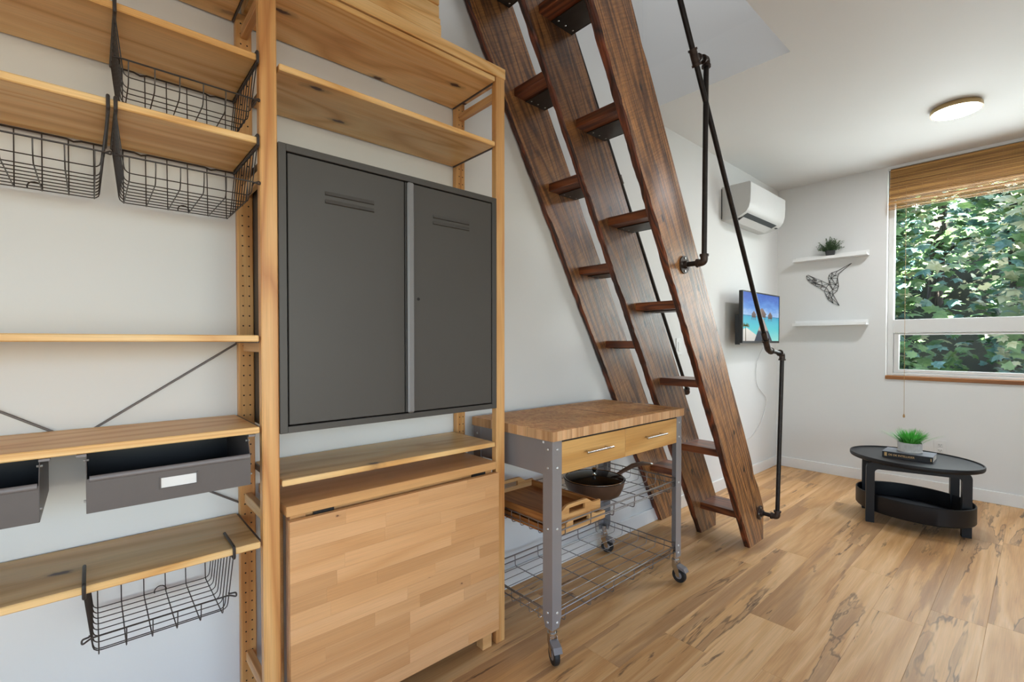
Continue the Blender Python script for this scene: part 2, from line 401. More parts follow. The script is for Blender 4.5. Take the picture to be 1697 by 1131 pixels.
    def build(s, name, mat, parent=None, smooth=None, local=False):
        me = bpy.data.meshes.new(name)
        vs = s.v
        if parent is not None and not local:
            o = ORIGIN.get(parent.name, Vector((0, 0, 0)))
            vs = [(v[0] - o[0], v[1] - o[1], v[2] - o[2]) for v in vs]
        me.from_pydata(vs, [], s.f)
        mats = mat if isinstance(mat, (list, tuple)) else [mat]
        for m_ in mats: me.materials.append(M[m_] if isinstance(m_, str) else m_)
        if len(mats) > 1: me.polygons.foreach_set('material_index', s.mi)
        bm = bmesh.new(); bm.from_mesh(me); bmesh.ops.recalc_face_normals(bm, faces=bm.faces); bm.to_mesh(me); bm.free()
        if smooth:
            me.polygons.foreach_set('use_smooth', [True] * len(me.polygons)); me.set_sharp_from_angle(angle=R(smooth))
        me.update()
        o = bpy.data.objects.new(name, me); COL.objects.link(o)
        if parent is not None:
            o.parent = parent; ORIGIN[o.name] = ORIGIN.get(parent.name, Vector((0, 0, 0)))
        return o

def tag(o, label=None, cat=None, group=None, kind=None):
    if label: o['label'] = label
    if cat: o['category'] = cat
    if group: o['group'] = group
    if kind: o['kind'] = kind
    return o
def thing(name, label, cat, loc=(0, 0, 0), rotz=0.0, group=None):
    o = bpy.data.objects.new(name, None); COL.objects.link(o); o.empty_display_size = 0.1
    o.location = loc; o.rotation_euler = (0, 0, rotz); ORIGIN[o.name] = Vector(loc)
    return tag(o, label, cat, group)
def dup(o, parent=None):
    c = o.copy(); COL.objects.link(c); c.parent = parent
    ORIGIN[c.name] = ORIGIN.get(o.name, Vector((0, 0, 0)))
    for ch in list(o.children): dup(ch, c)
    return c
def struct(o): o['kind'] = 'structure'; return o
def instance(name, mesh_obj, parent, loc, rot=None, scale=None):
    o = bpy.data.objects.new(name, mesh_obj.data); COL.objects.link(o); o.parent = parent; o.location = loc
    if rot: o.rotation_euler = rot
    if scale: o.scale = scale
    return o
def arc(c, r, a0, a1, n, plane='YZ'):
    out = []
    for i in range(n + 1):
        a = a0 + (a1 - a0) * i / n; p, q = r * math.cos(a), r * math.sin(a)
        out.append({'YZ': (c[0], c[1] + p, c[2] + q), 'XZ': (c[0] + p, c[1], c[2] + q), 'XY': (c[0] + p, c[1] + q, c[2])}[plane])
    return out
def round_path(pts, r, n=4):
    """polyline with rounded corners"""
    P = [Vector(p) for p in pts]; out = [P[0]]
    for i in range(1, len(P) - 1):
        a = (P[i - 1] - P[i]); b = (P[i + 1] - P[i]); rr = min(r, a.length * 0.45, b.length * 0.45)
        p0 = P[i] + a.normalized() * rr; p1 = P[i] + b.normalized() * rr
        for k in range(n + 1):
            t = k / n; out.append(p0 * (1 - t) ** 2 + P[i] * 2 * t * (1 - t) + p1 * t * t)
    out.append(P[-1]); return out

# ------------------------------------------------------------------ the room
H = 2.685; YW = 5.038; XR = 3.9; YB = -2.6; OX = 0.868; OY0 = 1.0; OY1 = 2.67; HL = 4.6
WX0, WX1, WZ0, WZ1 = 0.853, 2.20, 0.925, 2.662
fl = struct(MB().box(-0.15, XR + 0.15, YB - 0.15, YW + 0.2, -0.12, -0.010).build('floor', 'subfloor'))
random.seed(11)
known = {3: [2.663], 4: [1.770, 2.983], 5: [2.182], 6: [3.05], 7: [2.63]}
W = 0.1775; L = 1.213; meshes = {}
def plank_mesh(w, l):
    key = (round(w, 4), round(l, 4))
    if key not in meshes:
        o = MB().box(-w / 2, w / 2, -l / 2, l / 2, -0.011, 0.0, 0.0006).build('plank', 'floor', fl, local=True); meshes[key] = o
        return o, True
    return meshes[key], False
ncol = int(XR / W) + 1
for c in range(-1, ncol):
    x0 = -0.002 + c * W; x1 = x0 + W - 0.0003
    x0 = max(x0, 0.0); x1 = min(x1, XR)
    if x1 - x0 < 0.02: continue
    ph = known[c][0] if c in known else YB + random.random() * L
    cuts = [YB]
    y = ph - math.ceil((ph - YB) / L) * L
    while y < YW:
        if y > YB + 0.05 and y < YW - 0.05: cuts.append(y)
        y += L
    cuts.append(YW)
    for a, b in zip(cuts[:-1], cuts[1:]):
        l = b - a - 0.0004; w = x1 - x0
        src, fresh = plank_mesh(w, l)
        loc = ((x0 + x1) / 2, (a + b) / 2, 0.0)
        if fresh: src.location = loc
        else: instance('plank', src, fl, loc)

wl_ = MB(); wl_.box(-0.15, 0.0, YB, YW + 0.15, -0.01, HL); struct(wl_.build('wall_left', 'wall'))
wf = MB()
wf.box(0.0, WX0, YW, YW + 0.15, -0.01, HL - 1.2); wf.box(WX1, XR, YW, YW + 0.15, -0.01, HL - 1.2)
wf.box(WX0, WX1, YW, YW + 0.15, -0.01, WZ0 - 0.03); wf.box(WX0, WX1, YW, YW + 0.15, WZ1, HL - 1.2)
struct(wf.build('wall_far', 'wall'))
wr = MB()
wr.box(XR, XR + 0.15, YB, -1.5, -0.01, HL); wr.box(XR, XR + 0.15, 1.7, YW + 0.15, -0.01, HL)
wr.box(XR, XR + 0.15, -1.5, 1.7, -0.01, 0.4); wr.box(XR, XR + 0.15, -1.5, 1.7, 2.3, HL)
struct(wr.build('wall_right', 'wall'))
wb_ = MB()
wb_.box(-0.15, 1.1, YB - 0.15, YB, -0.01, HL); wb_.box(3.3, XR + 0.15, YB - 0.15, YB, -0.01, HL)
wb_.box(1.1, 3.3, YB - 0.15, YB, -0.01, 0.4); wb_.box(1.1, 3.3, YB - 0.15, YB, 2.3, HL)
struct(wb_.build('wall_back', 'wall'))
ce = MB()
ce.box(OX, XR, YB, OY1, H, H + 0.26); ce.box(0.0, XR, OY1, YW + 0.15, H, H + 0.26); ce.box(0.0, OX, YB, OY0, H, H + 0.26)
struct(ce.build('ceiling', 'ceiling'))
lo = MB(); lo.box(0.0, XR, OY1, OY1 + 0.12, H + 0.26, HL); struct(lo.build('wall_loft', 'wall'))
lr = MB()
lr.box(-0.15, XR + 0.15, YB - 0.15, YW + 0.15, HL, HL + 0.15)
struct(lr.build('ceiling_loft', 'ceiling'))
struct(MB().box(0.0, 0.013, 1.26, YW - 0.013, 0.0, 0.0915, 0.002).build('baseboard_left', 'trim'))
struct(MB().box(0.0, XR, YW - 0.013, YW, 0.0, 0.0915, 0.002).build('baseboard_far', 'trim'))

# window in the far wall
yf = YW + 0.055
win = MB()
win.box(WX0, WX0 + 0.040, yf, yf + 0.06, WZ0, WZ1, 0.003); win.box(WX1 - 0.040, WX1, yf, yf + 0.06, WZ0, WZ1, 0.003)
win.box(WX0 + 0.040, WX1 - 0.040, yf, yf + 0.06, WZ1 - 0.045, WZ1, 0.003)
win.box(WX0 + 0.040, WX1 - 0.040, yf, yf + 0.06, 1.288, 1.398, 0.003)
win.box(WX0 + 0.040, WX1 - 0.040, yf, yf + 0.06, WZ0, WZ0 + 0.022, 0.003)
w1 = struct(win.build('window_1', 'vinyl'))
sash = MB(); a0, a1 = WX0 + 0.042, WX1 - 0.042
sash.box(a0, a0 + 0.035, yf + 0.012, yf + 0.05, 0.949, 1.285, 0.003); sash.box(a1 - 0.035, a1, yf + 0.012, yf + 0.05, 0.949, 1.285, 0.003)
sash.box(a0 + 0.035, a1 - 0.035, yf + 0.012, yf + 0.05, 0.949, 0.977, 0.003); sash.box(a0 + 0.035, a1 - 0.035, yf + 0.012, yf + 0.05, 1.268, 1.285, 0.003)
sash.build('sash', 'vinyl', w1)
MB().box(WX0 + 0.040, WX1 - 0.040, yf + 0.03, yf + 0.034, 1.398, WZ1 - 0.045).build('pane', 'pane', w1)
MB().box(a0 + 0.035, a1 - 0.035, yf + 0.03, yf + 0.034, 0.977, 1.268).build('pane', 'pane', w1)
MB().box(WX0, WX1, YW - 0.012, yf, WZ0 - 0.030, WZ0, 0.002).build('window_sill', 'sill', w1)
# frames of two unseen openings, added to carry the fill lamps
for nm, (x0, x1, y0, y1) in {'added_window_2': (XR + 0.05, XR + 0.1, -1.5, 1.7), 'added_window_3': (1.1, 3.3, YB - 0.1, YB - 0.05)}.items():
    m = MB(); al = x1 - x0 > y1 - y0
    if al:
        for xx in (x0, (x0 + x1) / 2 - 0.03, x1 - 0.06): m.box(xx, xx + 0.06, y0, y1, 0.4, 2.3)
        m.box(x0, x1, y0, y1, 0.4, 0.46); m.box(x0, x1, y0, y1, 2.24, 2.3)
    else:
        for yy in (y0, (y0 + y1) / 2 - 0.03, y1 - 0.06): m.box(x0, x1, yy, yy + 0.06, 0.4, 2.3)
        m.box(x0, x1, y0, y1, 0.4, 0.46); m.box(x0, x1, y0, y1, 2.24, 2.3)
    struct(m.build(nm, 'vinyl'))
pr = MB(); pr.box(XR + 0.15, XR + 2.6, YB - 2.6, YW + 0.2, 2.62, 2.72); pr.box(-0.15, XR + 0.15, YB - 2.6, YB - 0.15, 2.62, 2.72)
struct(pr.build('sun_block', 'exterior'))   # unseen slab added to keep direct sun out of the rear openings

# ------------------------------------------------------------------ pine shelving unit
XF = 0.302; XB = 0.002; Y1, Y2 = 0.352, 1.197; Y0 = Y1 - 0.845; PW = 0.045; PD = 0.030; UT = 2.253
unit = thing('shelving_unit', 'tall open pine shelving unit with perforated posts standing against the white wall', 'shelving unit', (0.15, 0.4, 0))
hole = []
for k in range(69): hole.append(0.045 + 0.032 * k)
for yp in (Y0, Y1, Y2):
    for xp, face in ((XF - PD, -1), (XB, 1)):
        p = MB().box(xp, xp + PD, yp, yp + PW, 0.0, UT, 0.003).build('post', 'pineZ', unit)
        if yp == Y0 and xp == XB: pass
        h = MB(); xq = xp + PD + 0.0004 if face > 0 else xp - 0.0004
        for cy in (yp + 0.0135, yp + 0.0315):
            for z in hole:
                b = len(h.v)
                for q in range(8):
                    a = 2 * PI * q / 8; h.v.append((xq, cy + 0.0026 * math.cos(a), z + 0.0026 * math.sin(a)))
                h.face([b + q for q in range(8)])
        tag(h.build('peg_holes', 'dark_gap', p), kind='stuff')
    for zc in (0.19, 0.705, 1.195, 1.69, 2.19):
        MB().box(XB + PD, XF - PD, yp + 0.0125, yp + 0.0325, zc - 0.016, zc + 0.016, 0.002).build('rung', 'pineX', unit)
def shelf(y0, y1, zt, th=0.018):
    s = MB().box(XB + 0.006, XF + 0.001, y0, y1, zt - th, zt, 0.0025).build('shelf', 'pineY', unit)
    for ya, yb in ((y0 - 0.005, y0 - 0.0005), (y1 + 0.0005, y1 + 0.005)):
        MB().box(XB + 0.010, XF - 0.022, ya, yb, zt - th - 0.003, zt - 0.002).build('end_bracket', 'drawer_steel', s)
    return s
LB0, LB1 = Y0 + PW + 0.006, Y1 - 0.006
for zt in (2.248, 1.9965, 1.7705, 1.2275, 0.9745, 0.6545): shelf(LB0, LB1, zt)
RB0, RB1 = Y1 + PW + 0.006, Y2 - 0.006
for zt in (2.2465, 1.994, 0.8125): shelf(RB0, RB1, zt)
for (ya, za, yb, zb, xo) in ((Y1 + 0.004, 1.207, Y0 + PW - 0.004, 0.665, 0.004), (Y1 + 0.004, 0.686, Y0 + PW - 0.004, 1.22, 0.0075)):
    MB().tube([(XB + xo - 0.001, ya, za), (XB + xo - 0.001, yb, zb)], 0.0032, 6).build('brace', 'drawer_steel', unit)

# boards lying on top of the unit
BT = thing('pine_top_board', 'thick pine board lying flat across the post tops of the shelving unit', 'board', (0.15, 0.8, UT))
MB().box(XB + 0.01, XF + 0.0015, Y1 + 0.02, Y2 + PW + 0.003, UT, UT + 0.041, 0.0025).build('board', 'pineY', BT)
z = UT + 0.0412
for k, (y1_, h, lab, x1_) in enumerate(((0.944, 0.044, 'wide pine plank, lowest of the pile stacked on the top board', XF - 0.001),
                                   (0.941, 0.020, 'thin pine plank, second from below in the pile on the top board', XF - 0.001),
                                   (0.940, 0.046, 'pine plank in the middle of the pile, above the dark gap', XF - 0.008),
                                   (0.938, 0.030, 'thick pine plank near the top of the pile on the unit', XF - 0.004))):
    if k == 2: z += 0.001
    o = MB().box(XB + 0.06, x1_, Y1 - 0.10, y1_, z, z + h, 0.002).build('pine_plank', 'pineY'); tag(o, lab, 'board', 'pine planks stacked on the shelving unit'); z += h + 0.0004

# ------------------------------------------------------------------ charcoal metal cabinet
cb = thing('metal_cabinet', 'charcoal grey steel cabinet with two doors hung between the pine posts', 'cabinet', (0.15, 0.8, 0.947))
CY0, CY1, CZ0, CZ1 = Y1 + PW + 0.001, Y2 - 0.001, 0.947, 1.773
m = MB(); t = 0.022
m.box(XB + 0.01, XF - 0.02, CY0, CY1, CZ0, CZ0 + 0.02); m.box(XB + 0.01, XF - 0.02, CY0, CY1, CZ1 - 0.02, CZ1)
m.box(XB + 0.01, XF - 0.02, CY0, CY0 + 0.02, CZ0 + 0.02, CZ1 - 0.02); m.box(XB + 0.01, XF - 0.02, CY1 - 0.02, CY1, CZ0 + 0.02, CZ1 - 0.02)
m.box(XB + 0.01, XB + 0.014, CY0 + 0.02, CY1 - 0.02, CZ0 + 0.02, CZ1 - 0.02)
body = m.build('body', 'cab', cb)
m = MB(); x0, x1 = XF - 0.020, XF + 0.003
m.box(x0, x1, CY0, CY0 + 0.021, CZ0, CZ1, 0.001); m.box(x0, x1, CY1 - 0.022, CY1, CZ0, CZ1, 0.001)
m.box(x0, x1, CY0 + 0.021, CY1 - 0.022, CZ0, CZ0 + 0.019, 0.001); m.box(x0, x1, CY0 + 0.021, CY1 - 0.022, CZ1 - 0.021, CZ1, 0.001)
m.build('face_frame', 'cab', cb)
MB().box(x0 - 0.004, x0, CY0 + 0.01, CY1 - 0.01, CZ0 + 0.01, CZ1 - 0.01).build('recess', 'dark_gap', cb)
def louvre(parent, y0, y1, zc):
    # pressed louvre: raised towards its lower lip
    m = MB(); xd = XF + 0.0012
    m.v += [(xd, y0, zc + 0.006), (xd, y1, zc + 0.006), (xd + 0.0045, y1 - 0.002, zc - 0.005), (xd + 0.0045, y0 + 0.002, zc - 0.005), (xd, y1, zc - 0.007), (xd, y0, zc - 0.007)]
    for f in ((0, 1, 2, 3), (0, 3, 5), (1, 4, 2), (3, 2, 4, 5)): m.face(f)
    m.build('louvre', 'cab', parent)
dy0, dy1, dz0, dz1 = CY0 + 0.025, CY1 - 0.025, CZ0 + 0.023, CZ1 - 0.025
da = MB().box(XF - 0.016, XF + 0.001, dy0, 0.793, dz0, dz1, 0.0015).build('door', 'cab', cb)
db = MB().box(XF - 0.016, XF + 0.001, 0.797, dy1, dz0, dz1, 0.0015).build('door', 'cab', cb)
for zc in (1.656, 1.632): louvre(da, 0.528, 0.685, zc)
for zc in (1.653, 1.631): louvre(db, 0.905, 1.063, zc)
MB().box(XF + 0.001, XF + 0.016, 0.799, 0.824, dz0 - 0.002, dz1, 0.005).build('handle', 'cab_handle', db)
MB().tube([(XF + 0.0005, 0.846, 1.357), (XF + 0.0022, 0.846, 1.357)], 0.0055, 12).build('lock', 'dark_gap', db)

# ------------------------------------------------------------------ fold-down birch table
ft = thing('folding_table', 'birch drop-leaf table with its wide leaf hanging down in front of the shelving unit', 'table', (0.15, 0.8, 0))
top = MB().box(XB + 0.01, XF + 0.012, 0.410, 1.186, 0.708, 0.738, 0.002).build('table_top', 'birch_plain', ft)
for yl in (0.424, 1.131):
    for xl in (0.03, 0.255): MB().box(xl, xl + 0.043, yl, yl + 0.045, 0.0, 0.708, 0.002).build('leg', 'birch_plain', ft)
MB().box(0.262, 0.290, 0.469, 1.131, 0.640, 0.706).build('apron', 'birch_plain', ft)
for yh in (0.49, 1.08): MB().box(0.292, 0.303, yh, yh + 0.06, 0.688, 0.7075).build('hinge', 'black', ft)
LX0, LX1 = 0.309, 0.330; LY0, LY1, LZ0, LZ1 = 0.4135, 1.186, 0.078, 0.698
leaf = MB().box(LX0, LX1 - 0.004, LY0 + 0.001, LY1 - 0.001, LZ0 + 0.001, LZ1 - 0.001).build('leaf', 'birch_plain', ft)
random.seed(5); rows = 14; rh = (LZ1 - LZ0) / rows
for i in range(rows):
    y = LY0
    while y < LY1 - 1e-6:
        l = random.uniform(0.16, 0.42) if y > LY0 else random.uniform(0.06, 0.4)
        e = min(y + l, LY1)
        if LY1 - e < 0.05: e = LY1
        MB().box(LX1 - 0.005, LX1, y + 0.0001, e - 0.0001, LZ0 + i * rh + 0.0001, LZ0 + (i + 1) * rh - 0.0001, 0.0002).build('stave', 'birch', leaf)
        y = e

# ------------------------------------------------------------------ wire baskets
def basket(label, yc, zu):
    t = thing('wire_basket', label, 'basket', (0.16, yc, zu - 0.158), group='wire baskets hung under the pine shelves')
    zt = zu + 0.0235   # above the shelf board
    for s in (-1, 1):
        y = yc + s * 0.149
        MB().tube(round_path([(0.185, y, zt), (XF + 0.006, y, zt), (XF + 0.007, y, zu - 0.008), (0.016, y, zu - 0.008)], 0.007), 0.0038, 8).build('hook_arm', 'wire', t, 40)
    MB().tube([(0.018, yc - 0.149, zu - 0.006), (0.018, yc - 0.10, zu - 0.006), (0.018, yc - 0.085, zu - 0.0105), (0.018, yc - 0.07, zu - 0.006), (0.018, yc + 0.07, zu - 0.006),
               (0.018, yc + 0.085, zu - 0.0105), (0.018, yc + 0.10, zu - 0.006), (0.018, yc + 0.149, zu - 0.006)], 0.0026, 7).build('back_rail', 'wire', t, 50)
    lipx, lipz = 0.298, zu - 0.106
    lp = [(lipx, yc - 0.137, lipz)]
    MB().tube(round_path([(0.276, yc - 0.141, lipz - 0.004), (0.29, yc - 0.141, lipz), (lipx + 0.004, yc - 0.154, lipz + 0.004), (lipx + 0.008, yc - 0.154, lipz - 0.006), (lipx, yc - 0.138, lipz), (lipx, yc + 0.138, lipz),
                          (lipx + 0.008, yc + 0.154, lipz - 0.006), (lipx + 0.004, yc + 0.154, lipz + 0.004), (0.29, yc + 0.141, lipz), (0.276, yc + 0.141, lipz - 0.004)], 0.006), 0.0021, 7).build('front_lip', 'wire', t, 50)
    g = MB(); n = 9
    for k in range(n):
        x = 0.030 + (0.262) * k / (n - 1); xt = 0.026 + 0.27 * k / (n - 1); zf = zu - 0.155
        if k == n - 1: zf += 0.012
        g.tube(round_path([(xt, yc - 0.149, zu - 0.006), (x, yc - 0.134, zf), (x, yc + 0.134, zf), (xt, yc + 0.149, zu - 0.006)], 0.014, 3), 0.0014, 5)
    for k in range(6):
        y = yc - 0.125 + 0.25 * k / 5; zf = zu - 0.1578
        g.tube(round_path([(0.018, y, zu - 0.006), (0.026, y, zf), (0.285, y, zf), (0.2955, y, zf + 0.025), (lipx, y, lipz)], 0.010, 3), 0.0014, 5)
    g.tube(arc((0.036, yc + 0.012, zu - 0.152), 0.014, -0.3, PI + 0.3, 8, 'YZ'), 0.0016, 5)
    g.build('wire_grid', 'wire', t, 60)
    return t
basket('dark wire basket hanging highest on the pine shelves, above the other baskets', 0.1980, 1.9785)
basket('dark wire basket directly below the highest basket, touching the perforated pine post', 0.1975, 1.7525)
basket('dark wire basket sharing a shelf with another basket, farther from the pine post', -0.1140, 1.7525)
basket('dark wire basket hanging under the lowest shelf, with two hooks over its front edge', 0.131, 0.6365)

# ------------------------------------------------------------------ steel drawers under a shelf
def steel_drawer(label, y0, y1):
    zu = 0.9555
    t = thing('hanging_drawer', label, 'drawer', (0.16, (y0 + y1) / 2, 0.822), group='grey steel drawers hung under a pine shelf')
    zb = 0.822; x0, x1 = 0.02, 0.312; w = 0.0016
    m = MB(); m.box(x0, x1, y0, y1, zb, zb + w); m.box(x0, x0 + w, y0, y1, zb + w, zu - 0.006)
    m.build('tray', 'black', t)  # inner shade of the drawer put in as black; the steel is grey
    for y in (y0, y1 - w):
        s = MB().prism([(x0 + w, zb + w), (x1, zb + w), (x1, zb + 0.080), (x1 - 0.026, zu - 0.007), (x0 + w, zu - 0.007)], 'Y', y, y + w).build('side_panel', 'drawer_steel', t)
        for (bx, bz) in ((x1 - 0.028, zu - 0.018), (x1 - 0.004, zb + 0.028)):
            MB().tube([(bx, y - 0.004, bz), (bx, y + w + 0.004, bz)], 0.0028, 8).build('bolt', 'screw', s)
        MB().box(x0, x1 - 0.012, y + (0 if y > y0 else -0.016), y + w + (0.016 if y > y0 else 0), zu - 0.0062, zu - 0.0008).build('rail', 'drawer_lip', t)
    f = MB().box(x1, x1 + 0.002, y0 + 0.001, y1 - 0.001, zb, zb + 0.078).build('front_panel', 'drawer_steel', t)
    MB().tube([(x1 + 0.003, y0 + 0.006, zb + 0.078), (x1 + 0.003, y1 - 0.003, zb + 0.078)], 0.0068, 12).build('rolled_lip', 'drawer_lip', f, 40)
    yc = (y0 + y1) / 2 + 0.006
    MB().box(x1 + 0.002, x1 + 0.0035, yc - 0.036, yc + 0.036, zb + 0.031, zb + 0.055).build('label_card', 'label', f)
    hm = MB()
    for ya in (yc - 0.0395, yc + 0.0365): hm.box(x1 + 0.002, x1 + 0.006, ya, ya + 0.003, zb + 0.029, zb + 0.059)
    hm.box(x1 + 0.002, x1 + 0.005, yc - 0.0395, yc + 0.0395, zb + 0.0275, zb + 0.030)
    hm.build('label_holder', 'drawer_steel', f)
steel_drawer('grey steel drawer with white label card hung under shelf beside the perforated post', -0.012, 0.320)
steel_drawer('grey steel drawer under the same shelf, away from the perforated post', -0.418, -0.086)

# ------------------------------------------------------------------ alternating-tread ladder
S = 0.592
def fy(z): return 2.868 - S * z
def by(z): return min(3.07, 3.188 - S * z)
lad = thing('ladder_stair', 'steep dark reclaimed-wood ladder stair with alternating treads leaning up through the ceiling opening', 'ladder', (0.31, 2.95, 0))
def stringer(x0, x1, seed, chips):
    m = MB(); rnd = random.Random(seed); n = 150; ztop = 3.05; prev = None
    zs = sorted(set([ztop * i / n for i in range(n + 1)] + [0.2]))
    for z in zs:
        s1 = mnoise.noise(Vector((seed * 3.1, z * 9, 0.3))) * 0.008 + mnoise.noise(Vector((seed * 1.7, z * 28, 4.3))) * (0.004 + 0.004 * min(1, z / 2))
        s2 = mnoise.noise(Vector((seed * 5.3, z * 9, 9.3))) * 0.008 + mnoise.noise(Vector((seed * 2.9, z * 34, 1.3))) * (0.004 + 0.005 * min(1, z / 2))
        b1 = mnoise.noise(Vector((seed * 7.3, z * 5, 2.2))) * 0.003
        if z < 0.02: s1 = s2 = b1 = 0
        for (cz, w, d) in chips:
            b1 -= d * math.exp(-((z - cz) / w) ** 2)
        f = fy(z); b = by(z) + b1
        a = len(m.v)
        m.v += [(x0, f + 0.006 + max(s1, -0.004), z), (x0 + 0.007, f + s1 * 0.6, z), (x1 - 0.007, f + s2 * 0.6, z), (x1, f + 0.006 + max(s2, -0.004) * 1.3, z), (x1, b - 0.003, z), (x1 - 0.003, b, z), (x0 + 0.003, b, z), (x0, b - 0.003, z)]
        if prev is not None:
            for k in range(8):
                l = (k + 1) % 8; m.cur = 1 if k in (0, 1, 2, 4, 5, 6) else 0
                m.face((prev + k, prev + l, a + l, a + k))
        else:
            m.cur = 1; m.face([a + k for k in range(8)][::-1])
        prev = a
    m.cur = 1; m.face([prev + k for k in range(8)])
    return m.build('stringer', ['ladder', 'ladder_edge'], lad)
SX = ((0.003, 0.036), (0.284, 0.318), (0.578, 0.613))
stringer(*SX[0], 1, [(1.9, 0.05, 0.004)])
stringer(*SX[1], 2, [(2.2, 0.04, 0.005)])
stringer(*SX[2], 3, [(0.42, 0.06, 0.016), (2.45, 0.04, 0.008), (1.0, 0.05, 0.006)])
def tread(x0, x1, zt):
    th = 0.040; yf_ = fy(zt) + 0.103; yb_ = 3.180 - S * zt - 0.004
    yb_ = min(yb_, 3.068)
    t = MB().box(x0 - 0.004, x1 + 0.004, yf_, yb_, zt - th, zt, 0.003).build('tread', 'tread', lad)
    p = MB().box(x0 + 0.001, x1 - 0.001, yf_ + 0.072, yb_ - 0.004, zt - th - 0.005, zt - th - 0.0002, 0.001)
    p.box(x0 + 0.001, x1 - 0.001, yb_ - 0.002, yb_ + 0.001, zt - th - 0.005, zt - 0.010)
    p.build('tread_plate', 'plate', t)
    for (u, v) in ((0.10, 0.15), (0.10, 0.5), (0.10, 0.88), (0.9, 0.15), (0.9, 0.88)):
        xx = x0 + (x1 - x0) * u; yy = yf_ + 0.072 + (yb_ - yf_ - 0.076) * v
        MB().lathe([(0.0001, -0.0022), (0.0032, -0.0012), (0.0042, 0.0)], (xx, yy, zt - th - 0.005), 8).build('screw', 'screw', t)
for k in range(8):
    tread(SX[1][1], SX[2][0], 0.200 + 0.4045 * k)
    if k < 7: tread(SX[0][1], SX[1][0], 0.404 + 0.4055 * k)

# pipe handrail bolted to the outer stringer
PR = 0.0117
def elbow(parent, pts, r=0.0165, name='elbow'):
    pp = round_path(pts, 0.05, 6)
    m = MB().tube(pp, r, 12)
    for a, b in ((pp[0], pp[1]), (pp[-1], pp[-2])):
        d = (b - a).normalized(); m.tube([a - d * 0.001, a + d * 0.009], r + 0.0035, 12)
    return m.build(name, 'fitting', parent, 45)
def flange(parent, c, n):
    c = Vector(c); n = Vector(n); o = n.orthogonal().normalized(); q = n.cross(o)
    m = MB().tube([c, c + n * 0.007], 0.042, 20); m.tube([c + n * 0.006, c + n * 0.022], 0.019, 14)
    f = m.build('flange', 'fitting', parent, 40)
    for k in range(4):
        a = PI / 4 + PI / 2 * k; s = c + n * 0.007 + (o * math.cos(a) + q * math.sin(a)) * 0.030
        MB().tube([s, s + n * 0.003], 0.005, 8).build('screw', 'screw', parent)
    return f
XV = 0.712
def rail_y(z): return 2.838 - 0.668 * (z - 1.172)
lowA = Vector((XV, 3.006, 0.178)); lowB = Vector((XV, 3.062, 1.138)); up0 = Vector((XV, 2.083, 1.571)); up1 = Vector((XV, 2.090, 2.487))
m = MB()
railend = Vector((XV, rail_y(1.185), 1.185)); railtop = Vector((XV, rail_y(3.35), 3.35))
m.tube([railtop, railend], PR, 14)
m.tube([lowA, lowB], PR, 14); m.tube([(0.620, 3.006, 0.178), lowA], PR, 14)
m.tube([up0, up1], PR, 14); m.tube([(0.620, 2.083, 1.571), up0], PR, 14)
m.tube([railend + Vector((0, 0.02, -0.02)), lowB], PR, 14)
tee = Vector((XV, rail_y(2.452), 2.452)); m.tube([tee, up1], PR, 14)
rl = m.build('handrail', 'pipe', lad, 45); tag(rl, 'black iron pipe handrail')
flange(lad, (0.613, 3.006, 0.178), (1, 0, 0)); flange(lad, (0.613, 2.083, 1.571), (1, 0, 0))
elbow(rl, [lowA - Vector((0.034, 0, 0)), lowA, lowA + Vector((0, 0.002, 0.036))])
elbow(rl, [up0 - Vector((0.034, 0, 0)), up0, up0 + Vector((0, 0, 0.036))])
elbow(rl, [lowB - Vector((0, 0.002, 0.038)), lowB, lowB + Vector((0, -0.040, 0.006))])
dr = (railtop - railend).normalized(); dn = (lowB - railend).normalized()
elbow(rl, [railend + dr * 0.04, railend + Vector((0, 0.014, -0.022)), railend + Vector((0, 0.060, -0.028))])
elbow(rl, [up1 - Vector((0, 0, 0.036)), up1, up1 + Vector((0, -0.036, -0.014))])
tm = MB().tube([tee - dr * 0.034, tee + dr * 0.034], 0.0165, 12)
for s in (-1, 1): tm.tube([tee + dr * 0.026 * s, tee + dr * 0.036 * s], 0.0200, 12)
dv = (up1 - tee).normalized(); tm.tube([tee, tee + dv * 0.034], 0.0165, 12); tm.tube([tee + dv * 0.026, tee + dv * 0.036], 0.0200, 12)
tm.build('tee', 'fitting', rl, 45)
cpl = Vector((XV, rail_y(1.245), 1.245)); MB().tube([cpl - dr * 0.020, cpl + dr * 0.020], 0.0155, 12).build('coupling', 'fitting', rl, 45)

# second rail, on the wall side
wr_ = thing('wall_handrail', 'black iron pipe handrail running along the wall behind the ladder', 'handrail', (0.06, 3.18, 0.83))
XW = 0.06
def wy(z): return 3.178 - 0.622 * (z - 0.845)
a = Vector((XW, wy(0.845), 0.845)); b = Vector((XW, wy(3.3), 3.3))
MB().tube([b, a], PR, 14).build('pipe', 'pipe', wr_, 45)
for zc in (2.17,):
    c = Vector((XW, wy(zc), zc)); d = (b - a).normalized()
    MB().tube([c - d * 0.026, c - d * 0.02, c + d * 0.02, c + d * 0.026], [0.017, 0.0155, 0.0155, 0.017], 12).build('coupling', 'fitting', wr_, 45)
d = (b - a).normalized()
elbow(wr_, [a + d * 0.036, a, a - Vector((0.034, 0, 0))])
MB().tube([(0.004, a.y, a.z), (0.03, a.y, a.z)], PR, 12).build('nipple', 'pipe', wr_, 45)
MB().tube([(0.0005, a.y, a.z), (0.008, a.y, a.z)], 0.04, 18).build('flange', 'fitting', wr_, 40)

